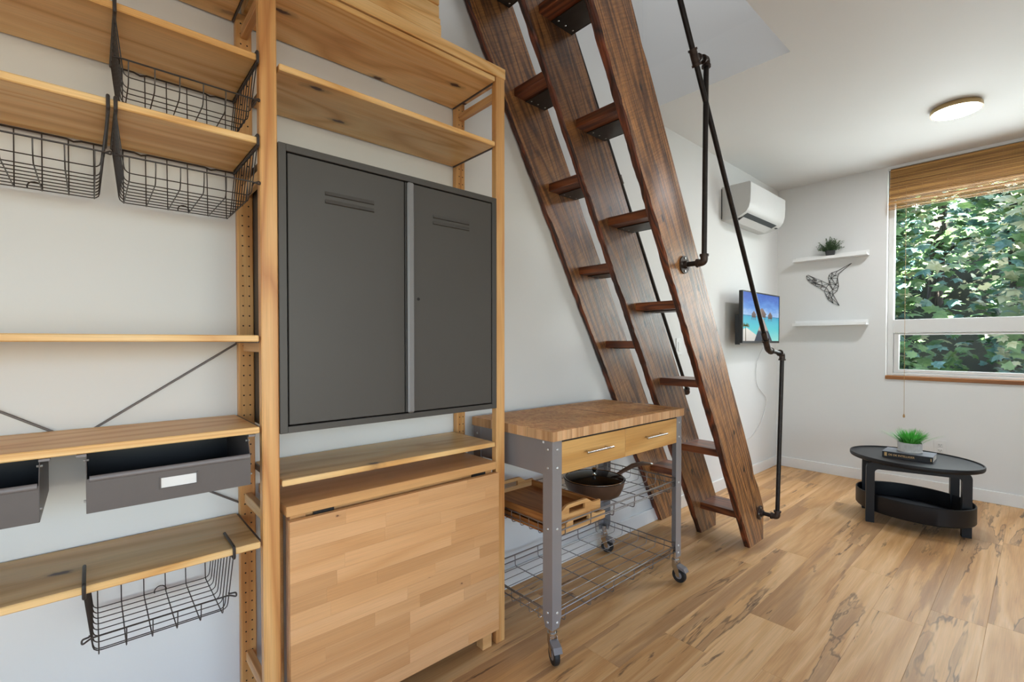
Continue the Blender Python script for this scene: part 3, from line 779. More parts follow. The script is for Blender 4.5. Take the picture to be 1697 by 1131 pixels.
# ------------------------------------------------------------------ butcher-block cart
X0, X1, YN, YF_, ZB, ZT = 0.045, 0.541, 1.270, 2.228, 0.838, 0.875
cart = thing('kitchen_cart', 'steel kitchen cart with butcher block top and two wooden drawers beside the shelving unit', 'cart', (0.29, 1.75, 0))
bs = 0.0245
core = MB().box(X0, X1 - 0.02, YN + 0.02, YF_, ZB, ZT - 0.0003).build('butcher_block', 'block_top', cart)
random.seed(3)
y = YN; i = 0
while y < YF_ - 1e-6:
    w = random.uniform(0.02, 0.034); e = min(y + w, YF_)
    if YF_ - e < 0.012: e = YF_
    MB().box(X1 - 0.02, X1, y + 0.0001, e - 0.0001, ZB, ZT, 0.0004).build('end_grain_block', ['block_end', 'block_top'], core); y = e
x = X0
while x < X1 - 0.02 - 1e-6:
    w = random.uniform(0.02, 0.034); e = min(x + w, X1 - 0.02)
    if X1 - 0.02 - e < 0.012: e = X1 - 0.02
    MB().box(x + 0.0001, e - 0.0001, YN, YN + 0.02, ZB, ZT, 0.0004).build('end_grain_block', ['block_end', 'block_top'], core); x = e
for o_ in core.children:
    for p_ in o_.data.polygons: p_.material_index = 1 if p_.normal.z > 0.9 else 0
# juice groove of the recessed carving area
g = MB(); gx0, gx1, gy0, gy1 = X0 + 0.045, X1 - 0.05, 1.80, YF_ - 0.05
for (xa, xb, ya, yb) in ((gx0, gx1, gy0, gy0 + 0.010), (gx0, gx1, gy1 - 0.010, gy1), (gx0, gx0 + 0.010, gy0, gy1), (gx1 - 0.010, gx1, gy0, gy1)):
    g.box(xa, xb, ya, yb, ZT - 0.002, ZT + 0.0006)
g.build('juice_groove', 'bamboo_tray', core)
LG = 0.050; lt = 0.003
LX1c = X1 - 0.006; LX0c = X0 + 0.006; LYN = YN + 0.004; LYF = YF_ - 0.012
bolts = []
def leg(xc, yc, sx, sy):
    # angle-section leg: corner at (xc, yc), flanges towards -sx and -sy
    xi, yi = xc - sx * LG, yc - sy * LG
    zc = 0.128; zt = ZB - 0.0005
    m = MB(); tp = 0.013; ring = []
    for z, q in ((zc, tp), (zc + 0.04, 0.0), (zt, 0.0)):
        xe, ye = xi + sx * q, yi + sy * q; c_ = 0.0012
        ring.append(len(m.v))
        m.v += [(xe, yc, z), (xc - sx * c_, yc, z), (xc, yc - sy * c_, z), (xc, ye, z), (xc - sx * lt, ye, z), (xc - sx * lt, yc - sy * lt, z), (xe, yc - sy * lt, z)]
    for a_, b_ in zip(ring[:-1], ring[1:]):
        for k in range(7): l = (k + 1) % 7; m.face((a_ + k, a_ + l, b_ + l, b_ + k))
    for a_ in (ring[0], ring[-1]):
        m.face((a_, a_ + 1, a_ + 5, a_ + 6)); m.face((a_ + 1, a_ + 2, a_ + 5)); m.face((a_ + 2, a_ + 3, a_ + 4, a_ + 5))
    lg = m.build('leg', 'cart_steel', cart)
    for zb in (0.805, 0.735, 0.505, 0.187, 0.150):
        for ax in (0, 1):
            if ax == 0: p = Vector((xc + sx * 0.0001, yc - sy * 0.026, zb)); d = Vector((sx, 0, 0))
            else: p = Vector((xc - sx * 0.026, yc + sy * 0.0001, zb)); d = Vector((0, sy, 0))
            MB().tube([p, p + d * 0.0015, p + d * 0.0032], [0.0058, 0.0052, 0.003], 8).build('bolt', 'screw', lg, 40)
    # caster
    cx_, cy_ = xc - sx * 0.018, yc - sy * 0.018
    cs = MB().tube([(cx_, cy_, 0.105), (cx_, cy_, 0.150)], 0.014, 12)
    cs.tube([(cx_, cy_, 0.098), (cx_, cy_, 0.112)], 0.0195, 14)
    ang = {(1, -1): R(-24), (1, 1): R(0), (-1, 1): R(20), (-1, -1): R(60)}[(sx, sy)]
    st = len(cs.v)
    for s in (-1, 1): cs.prism([(-0.012, 0.104), (0.016, 0.104), (0.028, 0.03), (0.012, 0.03), (-0.014, 0.075)], 'Y', s * 0.0135 - 0.001, s * 0.0135 + 0.001)
    cs.box(-0.012, 0.016, -0.0145, 0.0145, 0.101, 0.104)
    cs.xf(Matrix.Translation((cx_, cy_, 0)) @ Matrix.Rotation(ang, 4, 'Z'), st)
    c = cs.build('caster', 'chrome', cart, 40)
    mt = Matrix.Translation((cx_, cy_, 0)) @ Matrix.Rotation(ang, 4, 'Z') @ Matrix.Translation((0.020, 0, 0.036)) @ Matrix.Rotation(PI / 2, 4, 'X')
    MB().lathe([(0.020, -0.010), (0.033, -0.0105), (0.036, -0.006), (0.036, 0.006), (0.033, 0.0105), (0.020, 0.010)], n=24).xf(mt).build('wheel', 'rubber', c, 40)
    MB().lathe([(0.005, -0.0125), (0.020, -0.0095), (0.020, 0.0095), (0.005, 0.0125)], n=18).xf(mt).build('hub', 'cart_steel', c, 40)
    bk = MB().prism([(0.012, 0.090), (0.050, 0.080), (0.062, 0.062), (0.048, 0.066), (0.018, 0.074)], 'Y', -0.017, 0.017)
    bk.xf(Matrix.Translation((cx_, cy_, 0)) @ Matrix.Rotation(ang, 4, 'Z')); bk.build('brake_lever', 'drawer_lip', c)
leg(LX1c, LYN, 1, -1); leg(LX1c, LYF, 1, 1); leg(LX0c, LYF, -1, 1); leg(LX0c, LYN, -1, -1)
MB().box(LX0c + 0.004, LX1c - 0.004, LYN + 0.0035, LYN + 0.006, 0.706, ZB - 0.0005).build('side_panel', 'cart_steel', cart)
MB().box(LX0c + 0.004, LX1c - 0.004, LYF - 0.006, LYF - 0.0035, 0.706, ZB - 0.0005).build('side_panel', 'cart_steel', cart)
MB().box(LX0c + 0.0035, LX0c + 0.006, LYN + 0.006, LYF - 0.006, 0.706, ZB - 0.0005).build('back_panel', 'cart_steel', cart)
MB().box(LX0c + 0.01, LX1c - 0.03, LYN + 0.012, LYF - 0.012, 0.722, 0.726).build('drawer_tray', 'beech', cart)
MB().box(LX1c - 0.012, LX1c - 0.002, LYN + LG, LYF - LG, ZB - 0.007, ZB - 0.0005).build('front_rail', 'dark_gap', cart)
dmid = 1.732
for (ya, yb) in ((LYN + LG + 0.001, dmid - 0.001), (dmid + 0.001, LYF - LG - 0.001)):
    d = MB().box(LX1c - 0.018, LX1c + 0.001, ya, yb, 0.708, ZB - 0.008, 0.0015).build('drawer', 'beech', cart)
    yc = (ya + yb) / 2; h = MB()
    yc -= 0.0
    h.tube([(LX1c + 0.027, yc - 0.085, 0.775), (LX1c + 0.027, yc + 0.085, 0.775)], 0.0045, 10)
    for s in (-1, 1): h.tube([(LX1c + 0.0005, yc + s * 0.06, 0.775), (LX1c + 0.027, yc + s * 0.06, 0.775)], 0.0038, 8)
    h.build('handle', 'chrome', d, 40)
MB().box(LX1c - 0.052, LX1c - 0.044, LYN - 0.0012, LYN - 0.0002, 0.826, 0.834).build('sticker', 'label', cart)
def wire_shelf(zr):
    fx, bx, ny, fy2 = LX1c - 0.010, LX0c + 0.010, LYN + 0.010, LYF - 0.010
    zl = zr - 0.027; zf = zr - 0.050
    rim = MB()
    for zz, r in ((zr, 0.0032), (zl, 0.0028)):
        rim.tube([(fx, ny, zz), (fx, fy2, zz), (bx, fy2, zz), (bx, ny, zz)], r, 8, closed=True)
    s = rim.build('wire_shelf', 'cart_wire', cart, 60)
    g = MB()
    for k in range(9):
        x = bx + (fx - bx) * (k + 0.5) / 9
        g.tube(round_path([(x, ny, zr), (x, ny + 0.004, zf), (x, fy2 - 0.004, zf), (x, fy2, zr)], 0.012, 3), 0.0016, 6)
    for k in range(6):
        y = ny + 0.075 + (fy2 - ny - 0.15) * k / 5
        g.tube(round_path([(bx, y, zr), (bx + 0.003, y, zf - 0.003), (fx - 0.003, y, zf - 0.003), (fx, y, zr)], 0.010, 3), 0.0023, 6)
    g.build('wire_grid', 'cart_wire', s, 60)
wire_shelf(0.516); wire_shelf(0.184)

# ------------------------------------------------------------------ trays and pan on the upper wire shelf
def tray(label, x0, x1, y0, y1, z0, h):
    t = thing('serving_tray', label, 'tray', ((x0 + x1) / 2, (y0 + y1) / 2, z0), group='bamboo trays on the cart')
    w = 0.011
    MB().box(x0 + 0.004, x1 - 0.004, y0 + 0.004, y1 - 0.004, z0, z0 + 0.007).build('base', 'bamboo_tray', t)
    for ya in (y0, y1 - w): MB().box(x0 + w, x1 - w, ya, ya + w, z0, z0 + h * 0.72, 0.0015).build('long_side', 'bamboo_tray', t)
    for xa in (x0, x1 - w):
        yc = (y0 + y1) / 2; hh = 0.055; hw = 0.048; L_ = (y1 - y0) / 2
        m = MB()
        def outer(u):   # top outline of the end wall
            a = abs(u)
            if a < 0.055: return z0 + h * 1.28
            if a > 0.105: return z0 + h * 0.80
            q = (a - 0.055) / 0.05; q = q * q * (3 - 2 * q); return z0 + h * (1.28 - 0.48 * q)
        us = sorted(set([-L_ + 2 * L_ * i / 28 for i in range(29)] + [-hw, hw]))
        zl, zu = z0 + h * 0.52, z0 + h * 0.98
        for ua, ub in zip(us[:-1], us[1:]):
            if ub <= -hw + 1e-6 or ua >= hw - 1e-6:
                m.prism([(yc + ua, z0), (yc + ub, z0), (yc + ub, outer(ub)), (yc + ua, outer(ua))], 'X', xa, xa + w)
            else:
                m.prism([(yc + ua, z0), (yc + ub, z0), (yc + ub, zl), (yc + ua, zl)], 'X', xa, xa + w)
                m.prism([(yc + ua, zu), (yc + ub, zu), (yc + ub, outer(ub)), (yc + ua, outer(ua))], 'X', xa, xa + w)
        m.build('end_wall', 'bamboo_trayY', t)
tray('bamboo serving tray with cut-out handle, upper one of two on the cart', 0.0925, 0.5085, 1.296, 1.594, 0.5085, 0.048)
tray('bamboo serving tray underneath another tray on the cart', 0.080, 0.5205, 1.300, 1.610, 0.4690, 0.0385)

pc = Vector((0.295, 1.822, 0.4690))
pan = thing('frying_pan', 'bronze frying pan with black inside on the wire shelf of the cart', 'pan', pc)
MB().lathe([(0.0001, 0.0), (0.105, 0.0), (0.124, 0.010), (0.140, 0.045), (0.1475, 0.078), (0.1495, 0.078)], pc, 40).build('pan_body', 'pan', pan, 40)
MB().lathe([(0.1490, 0.0785), (0.1455, 0.076), (0.138, 0.046), (0.121, 0.013), (0.103, 0.006), (0.0001, 0.006)], pc, 40).build('cooking_surface', 'pan_in', pan, 40)
h0 = pc + Vector((0.020, 0.142, 0.066)); h = MB()
h.tube([h0 + Vector((0, -0.004, 0)), h0 + Vector((0.010, 0.05, 0.016)), h0 + Vector((0.022, 0.12, 0.034)), h0 + Vector((0.034, 0.19, 0.036)), h0 + Vector((0.044, 0.245, 0.026))], [0.008, 0.010, 0.012, 0.0115, 0.008], 10)
h.build('handle', 'pan', pan, 50)
MB().tube([h0 + Vector((0.043, 0.240, 0.027)), h0 + Vector((0.046, 0.262, 0.022))], [0.008, 0.0065], 10).build('handle_cap', 'chrome', pan, 40)
lid = thing('pan_lid', 'dark glass lid with a steel knob resting on the frying pan', 'lid', pc + Vector((0, 0, 0.079)))
lc = pc + Vector((0, 0, 0.0795))
MB().lathe([(0.143, 0.0), (0.120, 0.006), (0.07, 0.012), (0.012, 0.015)], lc, 36).build('glass', 'lid_glass', lid, 50)
MB().tube([lc + Vector((0.143 * math.cos(a), 0.143 * math.sin(a), 0.0015)) for a in [2 * PI * k / 40 for k in range(40)]], 0.0022, 6, closed=True).build('rim', 'chrome', lid, 50)
MB().lathe([(0.012, 0.013), (0.007, 0.018), (0.006, 0.028), (0.010, 0.036), (0.013, 0.044), (0.009, 0.049), (0.0001, 0.050)], lc, 14).build('knob', 'chrome', lid, 40)

# ------------------------------------------------------------------ air conditioner
ac = thing('air_conditioner', 'white wall-mounted split air conditioner near the ceiling corner', 'air conditioner', (0.11, 4.18, 2.18))
AY0, AY1 = 3.815, 4.550
prof = [(0.002, 2.455), (0.218, 2.455), (0.226, 2.447), (0.2265, 2.37), (0.223, 2.300), (0.212, 2.255), (0.192, 2.226), (0.150, 2.203), (0.108, 2.190), (0.06, 2.184), (0.002, 2.186)]
acb = MB().prism(prof, 'Y', AY0, AY1).build('housing', 'appliance', ac, 40)
MB().prism([(0.188, 2.2215), (0.110, 2.1885), (0.112, 2.1865), (0.190, 2.2195)], 'Y', AY0 + 0.04, AY1 - 0.09).build('outlet_slot', 'grey_plastic', ac)
MB().prism([(0.150, 2.2005), (0.098, 2.168), (0.100, 2.165), (0.153, 2.1975)], 'Y', AY0 + 0.05, AY1 - 0.11).build('louvre', 'appliance', ac)
MB().box(0.160, 0.178, AY1 - 0.06, AY1 - 0.035, 2.203, 2.2075).build('indicator', 'grey_plastic', ac)
MB().box(0.0005, 0.006, AY0 - 0.006, AY0 + 0.002, 2.20, 2.44).build('back_plate', 'grey_plastic', ac)

# ------------------------------------------------------------------ television
tvx = 0.135; TY0, TY1, TZ0, TZ1 = 3.905, 4.702, 1.199, 1.627
tv = thing('television', 'flat television showing beach huts over turquoise water on a wall bracket', 'television', (0.07, 4.3, TZ0))
MB().box(tvx - 0.030, tvx - 0.002, TY0, TY1, TZ0, TZ1, 0.003).build('casing', 'black', tv)
MB().box(tvx - 0.062, tvx - 0.030, TY0 + 0.10, TY1 - 0.10, TZ0 + 0.03, TZ0 + 0.26, 0.01).build('rear_housing', 'black', tv)
bz = MB()
for (a, b, c, d) in ((TY0, TY1, TZ0, TZ0 + 0.018), (TY0, TY1, TZ1 - 0.010, TZ1), (TY0, TY0 + 0.010, TZ0 + 0.018, TZ1 - 0.010), (TY1 - 0.010, TY1, TZ0 + 0.018, TZ1 - 0.010)):
    bz.box(tvx - 0.002, tvx + 0.001, a, b, c, d)
bz.build('bezel', 'black', tv)
brk = MB(); brk.box(0.001, 0.012, 4.22, 4.36, 1.30, 1.52); brk.box(0.012, tvx - 0.06, 4.27, 4.31, 1.38, 1.42); brk.box(tvx - 0.066, tvx - 0.058, 4.15, 4.45, 1.30, 1.50)
brk.box(tvx - 0.064, tvx - 0.030, TY0 + 0.012, TY0 + 0.030, TZ0 - 0.012, TZ0 + 0.235)
brk.build('bracket', 'black', tv)
def screen_mat(name, ramp_stops, axis_z0, axis_z1, strength=1.15, wob=0.0):
    k = NT(name); tc = k.coords(False)
    sx = k.new('ShaderNodeSeparateXYZ'); k.link(tc, sx.inputs[0])
    v = k.math('DIVIDE', k.math('SUBTRACT', sx.outputs[2], axis_z0), axis_z1 - axis_z0)
    if wob:
        v = k.math('ADD', v, k.math('MULTIPLY', k.math('SUBTRACT', k.noise(k.mapping(tc, scale=(1, 0.6, 2)), 9, 4, 0.6), 0.5), wob))
    col = k.ramp(v, [(p, lin(c)) for p, c in ramp_stops])
    k.b.inputs['Base Color'].default_value = (0.01, 0.01, 0.01, 1); k.b.inputs['Roughness'].default_value = 0.25
    k.link(col, k.b.inputs['Emission Color']); k.b.inputs['Emission Strength'].default_value = SCREEN
    return k.m
def sp(s, t): return (TY0 + 0.010 + (TY1 - TY0 - 0.020) * s, TZ0 + 0.018 + (TZ1 - TZ0 - 0.028) * t)
oz = TZ0
Msky = screen_mat('screen_sky', [(0.0, (170, 205, 240)), (0.35, (90, 150, 225)), (0.65, (60, 115, 205)), (1.0, (40, 90, 190))], sp(0, .54)[1] - oz, sp(0, 1)[1] - oz, wob=0.9)
Msea = screen_mat('screen_sea', [(0.0, (150, 225, 215)), (0.5, (80, 205, 215)), (0.93, (40, 170, 205)), (1.0, (25, 95, 160))], sp(0, 0)[1] - oz, sp(0, .54)[1] - oz, wob=0.12)
Mhut = screen_mat('screen_thatch', [(0.0, (70, 52, 48)), (1.0, (140, 110, 98))], sp(0, .48)[1] - oz, sp(0, .7)[1] - oz, wob=0.4)
Mpier = screen_mat('screen_pier', [(0.0, (30, 40, 62)), (0.42, (40, 48, 70)), (0.5, (190, 170, 158)), (1.0, (150, 130, 120))], sp(0, 0)[1] - oz, sp(0, .48)[1] - oz)
Mbeach = screen_mat('screen_beach', [(0.0, (210, 205, 198)), (1.0, (240, 236, 226))], sp(0, 0)[1] - oz, sp(0, .28)[1] - oz, wob=0.5)
Mpalm = screen_mat('screen_palm', [(0.0, (110, 90, 66)), (0.6, (80, 84, 48)), (1.0, (66, 84, 44))], sp(0, 0)[1] - oz, sp(0, .4)[1] - oz)
sc = MB()
def poly(pts, mi, off):
    b = len(sc.v)
    for s, t in pts:
        y, z = sp(s, t); sc.v.append((tvx - 0.0019 + off * 0.0001, y, z))
    sc.cur = mi; sc.face(range(b, b + len(pts)))
poly([(0, .535), (1, .53), (1, 1), (0, 1)], 0, 1); poly([(0, 0), (1, 0), (1, .53), (0, .535)], 1, 1)
poly([(0, 0), (.34, 0), (.36, .12), (.22, .20), (.10, .27), (0, .24)], 4, 2)
poly([(.30, 0), (.80, 0), (.55, .47), (.50, .47)], 3, 3)
for (c, w, b0, ap) in ((.50, .13, .565, .69), (.735, .075, .545, .62), (.28, .065, .55, .615)):
    poly([(c - w, b0), (c + w, b0), (c + w * .2, ap), (c, ap + .015), (c - w * .2, ap)], 2, 5)
    poly([(c - w * .8, b0 - .06), (c + w * .8, b0 - .06), (c + w * .8, b0), (c - w * .8, b0)], 2, 4)
    for q in (-.7, 0, .6): poly([(c + q * w - .006, b0 - .11), (c + q * w + .006, b0 - .11), (c + q * w + .006, b0 - .05), (c + q * w - .006, b0 - .05)], 2, 4)
poly([(.062, 0), (.085, 0), (.075, .30), (.062, .30)], 5, 6)
for k in range(11):
    a = PI * (k / 10) * 1.15 - 0.25; cx_, cy_ = .068, .31; l = .10
    ex, ey = cx_ + l * math.cos(a), cy_ + l * 0.75 * math.sin(a)
    poly([(cx_, cy_ - .01), (ex, ey - .015), (ex, ey), (cx_, cy_ + .015)], 5, 7)
sc.build('screen', [Msky, Msea, Mhut, Mpier, Mbeach, Mpalm], tv)
cb_ = MB().tube(round_path([(0.10, 4.55, 1.20), (0.03, 4.63, 1.176), (0.012, 4.604, 1.109), (0.010, 4.523, 1.022), (0.010, 4.498, 0.919), (0.010, 4.528, 0.808), (0.010, 4.74, 0.69), (0.010, 4.77, 0.63), (0.010, 4.646, 0.463), (0.010, 4.40, 0.337), (0.008, 4.20, 0.36)], 0.12, 6), 0.0032, 7).build('power_cable', 'white_plastic', None, 60)
tag(cb_, 'thin white cable hanging down the wall below the television', 'cable')
def plate(name, label, cat, group, wallx, y0, z0, kind):
    t = thing(name, label, cat, (0.0, y0, z0) if wallx else (y0, YW, z0), group=group)
    def b(u0, u1, z0_, z1_, d0, d1):
        return MB().box(d0, d1, y0 + u0, y0 + u1, z0 + z0_, z0 + z1_, 0.0012) if wallx else MB().box(y0 + u0, y0 + u1, YW - d1, YW - d0, z0 + z0_, z0 + z1_, 0.0012)
    b(-0.038, 0.038, -0.059, 0.059, 0.0003, 0.006).build('cover_plate', 'white_plastic', t)
    if kind == 'outlet':
        for zc in (-0.022, 0.022):
            s = b(-0.017, 0.017, zc - 0.0145, zc + 0.0145, 0.006, 0.0085).build('socket', 'white_plastic', t)
            for uu, w, hh in ((-0.0065, 0.0012, 0.006), (0.0065, 0.0012, 0.0048)): b(uu - w, uu + w, zc + 0.003 - hh, zc + 0.003 + hh, 0.0080, 0.0090).build('slot', 'dark_gap', s)
            b(-0.0025, 0.0025, zc - 0.010, zc - 0.006, 0.0080, 0.0090).build('slot', 'dark_gap', s)
    else:
        b(-0.016, 0.016, -0.033, 0.033, 0.006, 0.0095).build('rocker', 'white_plastic', t)
    return t
plate('wall_outlet', 'white wall outlet behind the black coffee table', 'outlet', None, False, 1.207, 0.366, 'outlet')
plate('light_switch', 'white light switch on the wall behind the ladder', 'switch', None, True, 3.150, 1.176, 'switch')

# ------------------------------------------------------------------ picture ledges, bird, potted plant
def ledge(label, z):
    t = thing('wall_ledge', label, 'shelf', (0.45, YW, z), group='white picture ledges beside the window')
    MB().box(0.165, 0.735, YW - 0.100, YW - 0.0005, z, z + 0.014, 0.001).build('board', 'ledge', t)
    MB().box(0.165, 0.735, YW - 0.100, YW - 0.086, z + 0.014, z + 0.026, 0.001).build('front_lip', 'ledge', t)
    MB().box(0.165, 0.735, YW - 0.013, YW - 0.0005, z + 0.014, z + 0.050, 0.001).build('back_rail', 'ledge', t)
ledge('white picture ledge carrying a small potted plant above the hummingbird', 1.957); ledge('empty white picture ledge below the hummingbird art', 1.357)
BP = {'t': (0.607, 1.906), 'a': (0.499, 1.848), 'b': (0.513, 1.825), 'c': (0.457, 1.838), 'd': (0.436, 1.818), 'e': (0.43, 1.79), 'f': (0.439, 1.76), 'g': (0.436, 1.735), 'h': (0.506, 1.804), 'i': (0.502, 1.783), 'j': (0.507, 1.746), 'k': (0.511, 1.71), 'l': (0.499, 1.668), 'm': (0.468, 1.641), 'n': (0.415, 1.707), 'o': (0.402, 1.675), 'p': (0.412, 1.638), 'q': (0.431, 1.596), 'r': (0.472, 1.558), 's': (0.518, 1.537), 'u': (0.49, 1.596), 'v': (0.43, 1.739), 'w': (0.376, 1.773), 'x': (0.308, 1.81), 'y': (0.268, 1.836), 'z': (0.253, 1.829), 'A': (0.262, 1.795), 'B': (0.288, 1.763), 'D': (0.331, 1.729), 'E': (0.37, 1.7), 'G': (0.476, 1.807), 'H': (0.455, 1.787), 'I': (0.489, 1.726), 'J': (0.465, 1.685), 'K': (0.443, 1.658), 'L': (0.434, 1.615), 'M': (0.328, 1.756), 'N': (0.337, 1.781), 'O': (0.383, 1.728), 'Q': (0.458, 1.609)}
bd = thing('hummingbird_art', 'black wire hummingbird hanging on the wall between two white ledges', 'wall art', (0.43, YW - 0.007, 1.72))
def wires(name, chains, r):
    m = MB()
    for ch in chains: m.tube([(BP[c][0], YW - 0.0065, BP[c][1]) for c in ch], r, 5)
    m.build(name, 'art', bd)
wires('beak', ['ta', 'tb'], 0.0025)
wires('body', ['acdefgv', 'bhijklm', 'cG', 'Ga', 'Gb', 'GH', 'eH', 'dH', 'cH', 'Hi', 'Gh', 'fH', 'HI', 'fI', 'jI', 'Ii', 'IJ', 'kJ', 'lJ', 'Jm', 'gJ', 'Ik', 'JK', 'Kn', 'gI', 'fJ'], 0.0020)
wires('tail', ['gnopqrs', 'mus', 'Km', 'KL', 'Lr', 'KQ', 'Qs', 'nK', 'oK', 'pL', 'pK', 'qL', 'QL', 'Qr', 'Qm'], 0.0020)
wires('wing', ['vwxyzABDEo', 'xM', 'NM', 'Mw', 'wO', 'Ov', 'OE', 'On', 'zM', 'AM', 'BM', 'yN', 'MO', 'DM', 'Dn', 'AN', 'BO'], 0.0020)
def pot_plant():
    c = Vector((0.455, YW - 0.052, 1.9715))
    t = thing('potted_herb', 'small bushy artificial plant in a dark pot on the white ledge', 'potted plant', c)
    MB().lathe([(0.0001, 0.0), (0.030, 0.0), (0.037, 0.052), (0.0385, 0.058), (0.035, 0.058), (0.034, 0.050), (0.0001, 0.050)], c, 20).build('pot', 'pot_dark', t, 40)
    rnd = random.Random(8); st = MB(); lf = MB()
    for k in range(90):
        az = rnd.uniform(0, 2 * PI); el = rnd.uniform(0.25, 1.45); l = rnd.uniform(0.075, 0.13) * (0.85 + 0.15 * math.sin(el))
        d = Vector((math.cos(az) * math.cos(el), math.sin(az) * math.cos(el) * 0.42, math.sin(el)))
        b = c + Vector((d.x * 0.015, d.y * 0.02, 0.052)); e = b + d * l
        st.tube([b, (b + e) / 2 + Vector((0, 0, 0.004)), e], [0.0011, 0.0009, 0.0006], 4)
        for j in range(11):
            p = b + (e - b) * (0.3 + 0.07 * j)
            for s in (-1, 1):
                u = Vector((rnd.uniform(-1, 1), rnd.uniform(-0.6, 0.6), rnd.uniform(-0.2, 1))).normalized(); v = u.cross(Vector((rnd.uniform(-1, 1), rnd.uniform(-1, 1), rnd.uniform(-1, 1)))).normalized()
                ll = rnd.uniform(0.007, 0.012); q = len(lf.v)
                pts = [p, p + u * ll * 0.5 + v * ll * 0.28, p + u * ll, p + u * ll * 0.5 - v * ll * 0.28]
                for w_ in pts:
                    lf.v.append((w_.x, min(w_.y, YW - 0.004), max(w_.z, 1.99)))
                lf.face((q, q + 1, q + 2, q + 3))
    st.build('stems', 'herb', t); tag(lf.build('foliage', 'herb', t), kind='stuff')
pot_plant()

# ------------------------------------------------------------------ woven blind
bl = thing('bamboo_blind', 'woven bamboo roman blind drawn up at the top of the window', 'blind', (1.5, YW - 0.02, 2.3))
BX0, BX1 = 0.872, 2.185; rnd = random.Random(4)
sl = {}
def slat(z, y, h, tilt=0.0):
    key = round(h, 4)
    if key not in sl:
        w = (BX1 - BX0) / 2
        o = MB().prism([(-0.0035, -h / 2), (0.0015, -h / 2 + 0.0008), (0.0025, 0), (0.0015, h / 2 - 0.0008), (-0.0035, h / 2)], 'X', -w, w).build('slat', 'slat', bl, local=True); sl[key] = o
        o.data.transform(Matrix.Rotation(PI, 4, 'Z')); o.rotation_euler = (tilt, 0, 0)
    else:
        o = instance('slat', sl[key], bl, (0, 0, 0), (tilt, 0, 0))
    o.location = ((BX0 + BX1) / 2 - 1.5, y - (YW - 0.02), z - 2.3)
def run(z0, z1, y0, y1, h=0.0074):
    n = max(1, round((z0 - z1) / (h + 0.0016)))
    for i in range(n):
        q = (i + 0.5) / n; slat(z0 - (z0 - z1) * q, y0 + (y1 - y0) * q - 0.006 * math.sin(PI * q), h, rnd.uniform(-0.12, 0.12))
run(2.645, 2.482, YW - 0.008, YW - 0.024); run(2.494, 2.398, YW - 0.036, YW - 0.042); run(2.410, 2.357, YW - 0.052, YW - 0.056); run(2.366, 2.330, YW - 0.064, YW - 0.064)
run(2.330, 2.302, YW - 0.058, YW - 0.058, 0.0050)
MB().box(BX0 + 0.002, BX1 - 0.002, YW + 0.0005, YW + 0.002, 2.40, 2.63).build('slat_gap_shade', 'pot_dark', bl)  # dark sheet added so the gaps between slats look shaded
MB().box(BX0, BX1, YW + 0.003, YW + 0.03, 2.625, 2.657).build('head_rail', 'slat', bl)
st = MB()
for k in range(9):
    x = BX0 + 0.06 + k * 0.15
    st.tube([(x, YW - 0.034, 2.63), (x, YW - 0.052, 2.46), (x, YW - 0.069, 2.37), (x, YW - 0.071, 2.303)], 0.0009, 5)
tag(st.build('stitching', 'cord', bl), kind='stuff')
pcord = MB().tube([(0.987, YW - 0.076, 2.474), (0.989, YW - 0.076, 1.2), (0.991, YW - 0.076, 0.62)], 0.0014, 6).build('pull_cord', 'cord', bl, 60)
MB().lathe([(0.0001, 0.0), (0.006, 0.002), (0.008, 0.012), (0.005, 0.026), (0.002, 0.032)], (0.991, YW - 0.076, 0.588), 10).build('cord_tassel', 'cord', bl, 40)

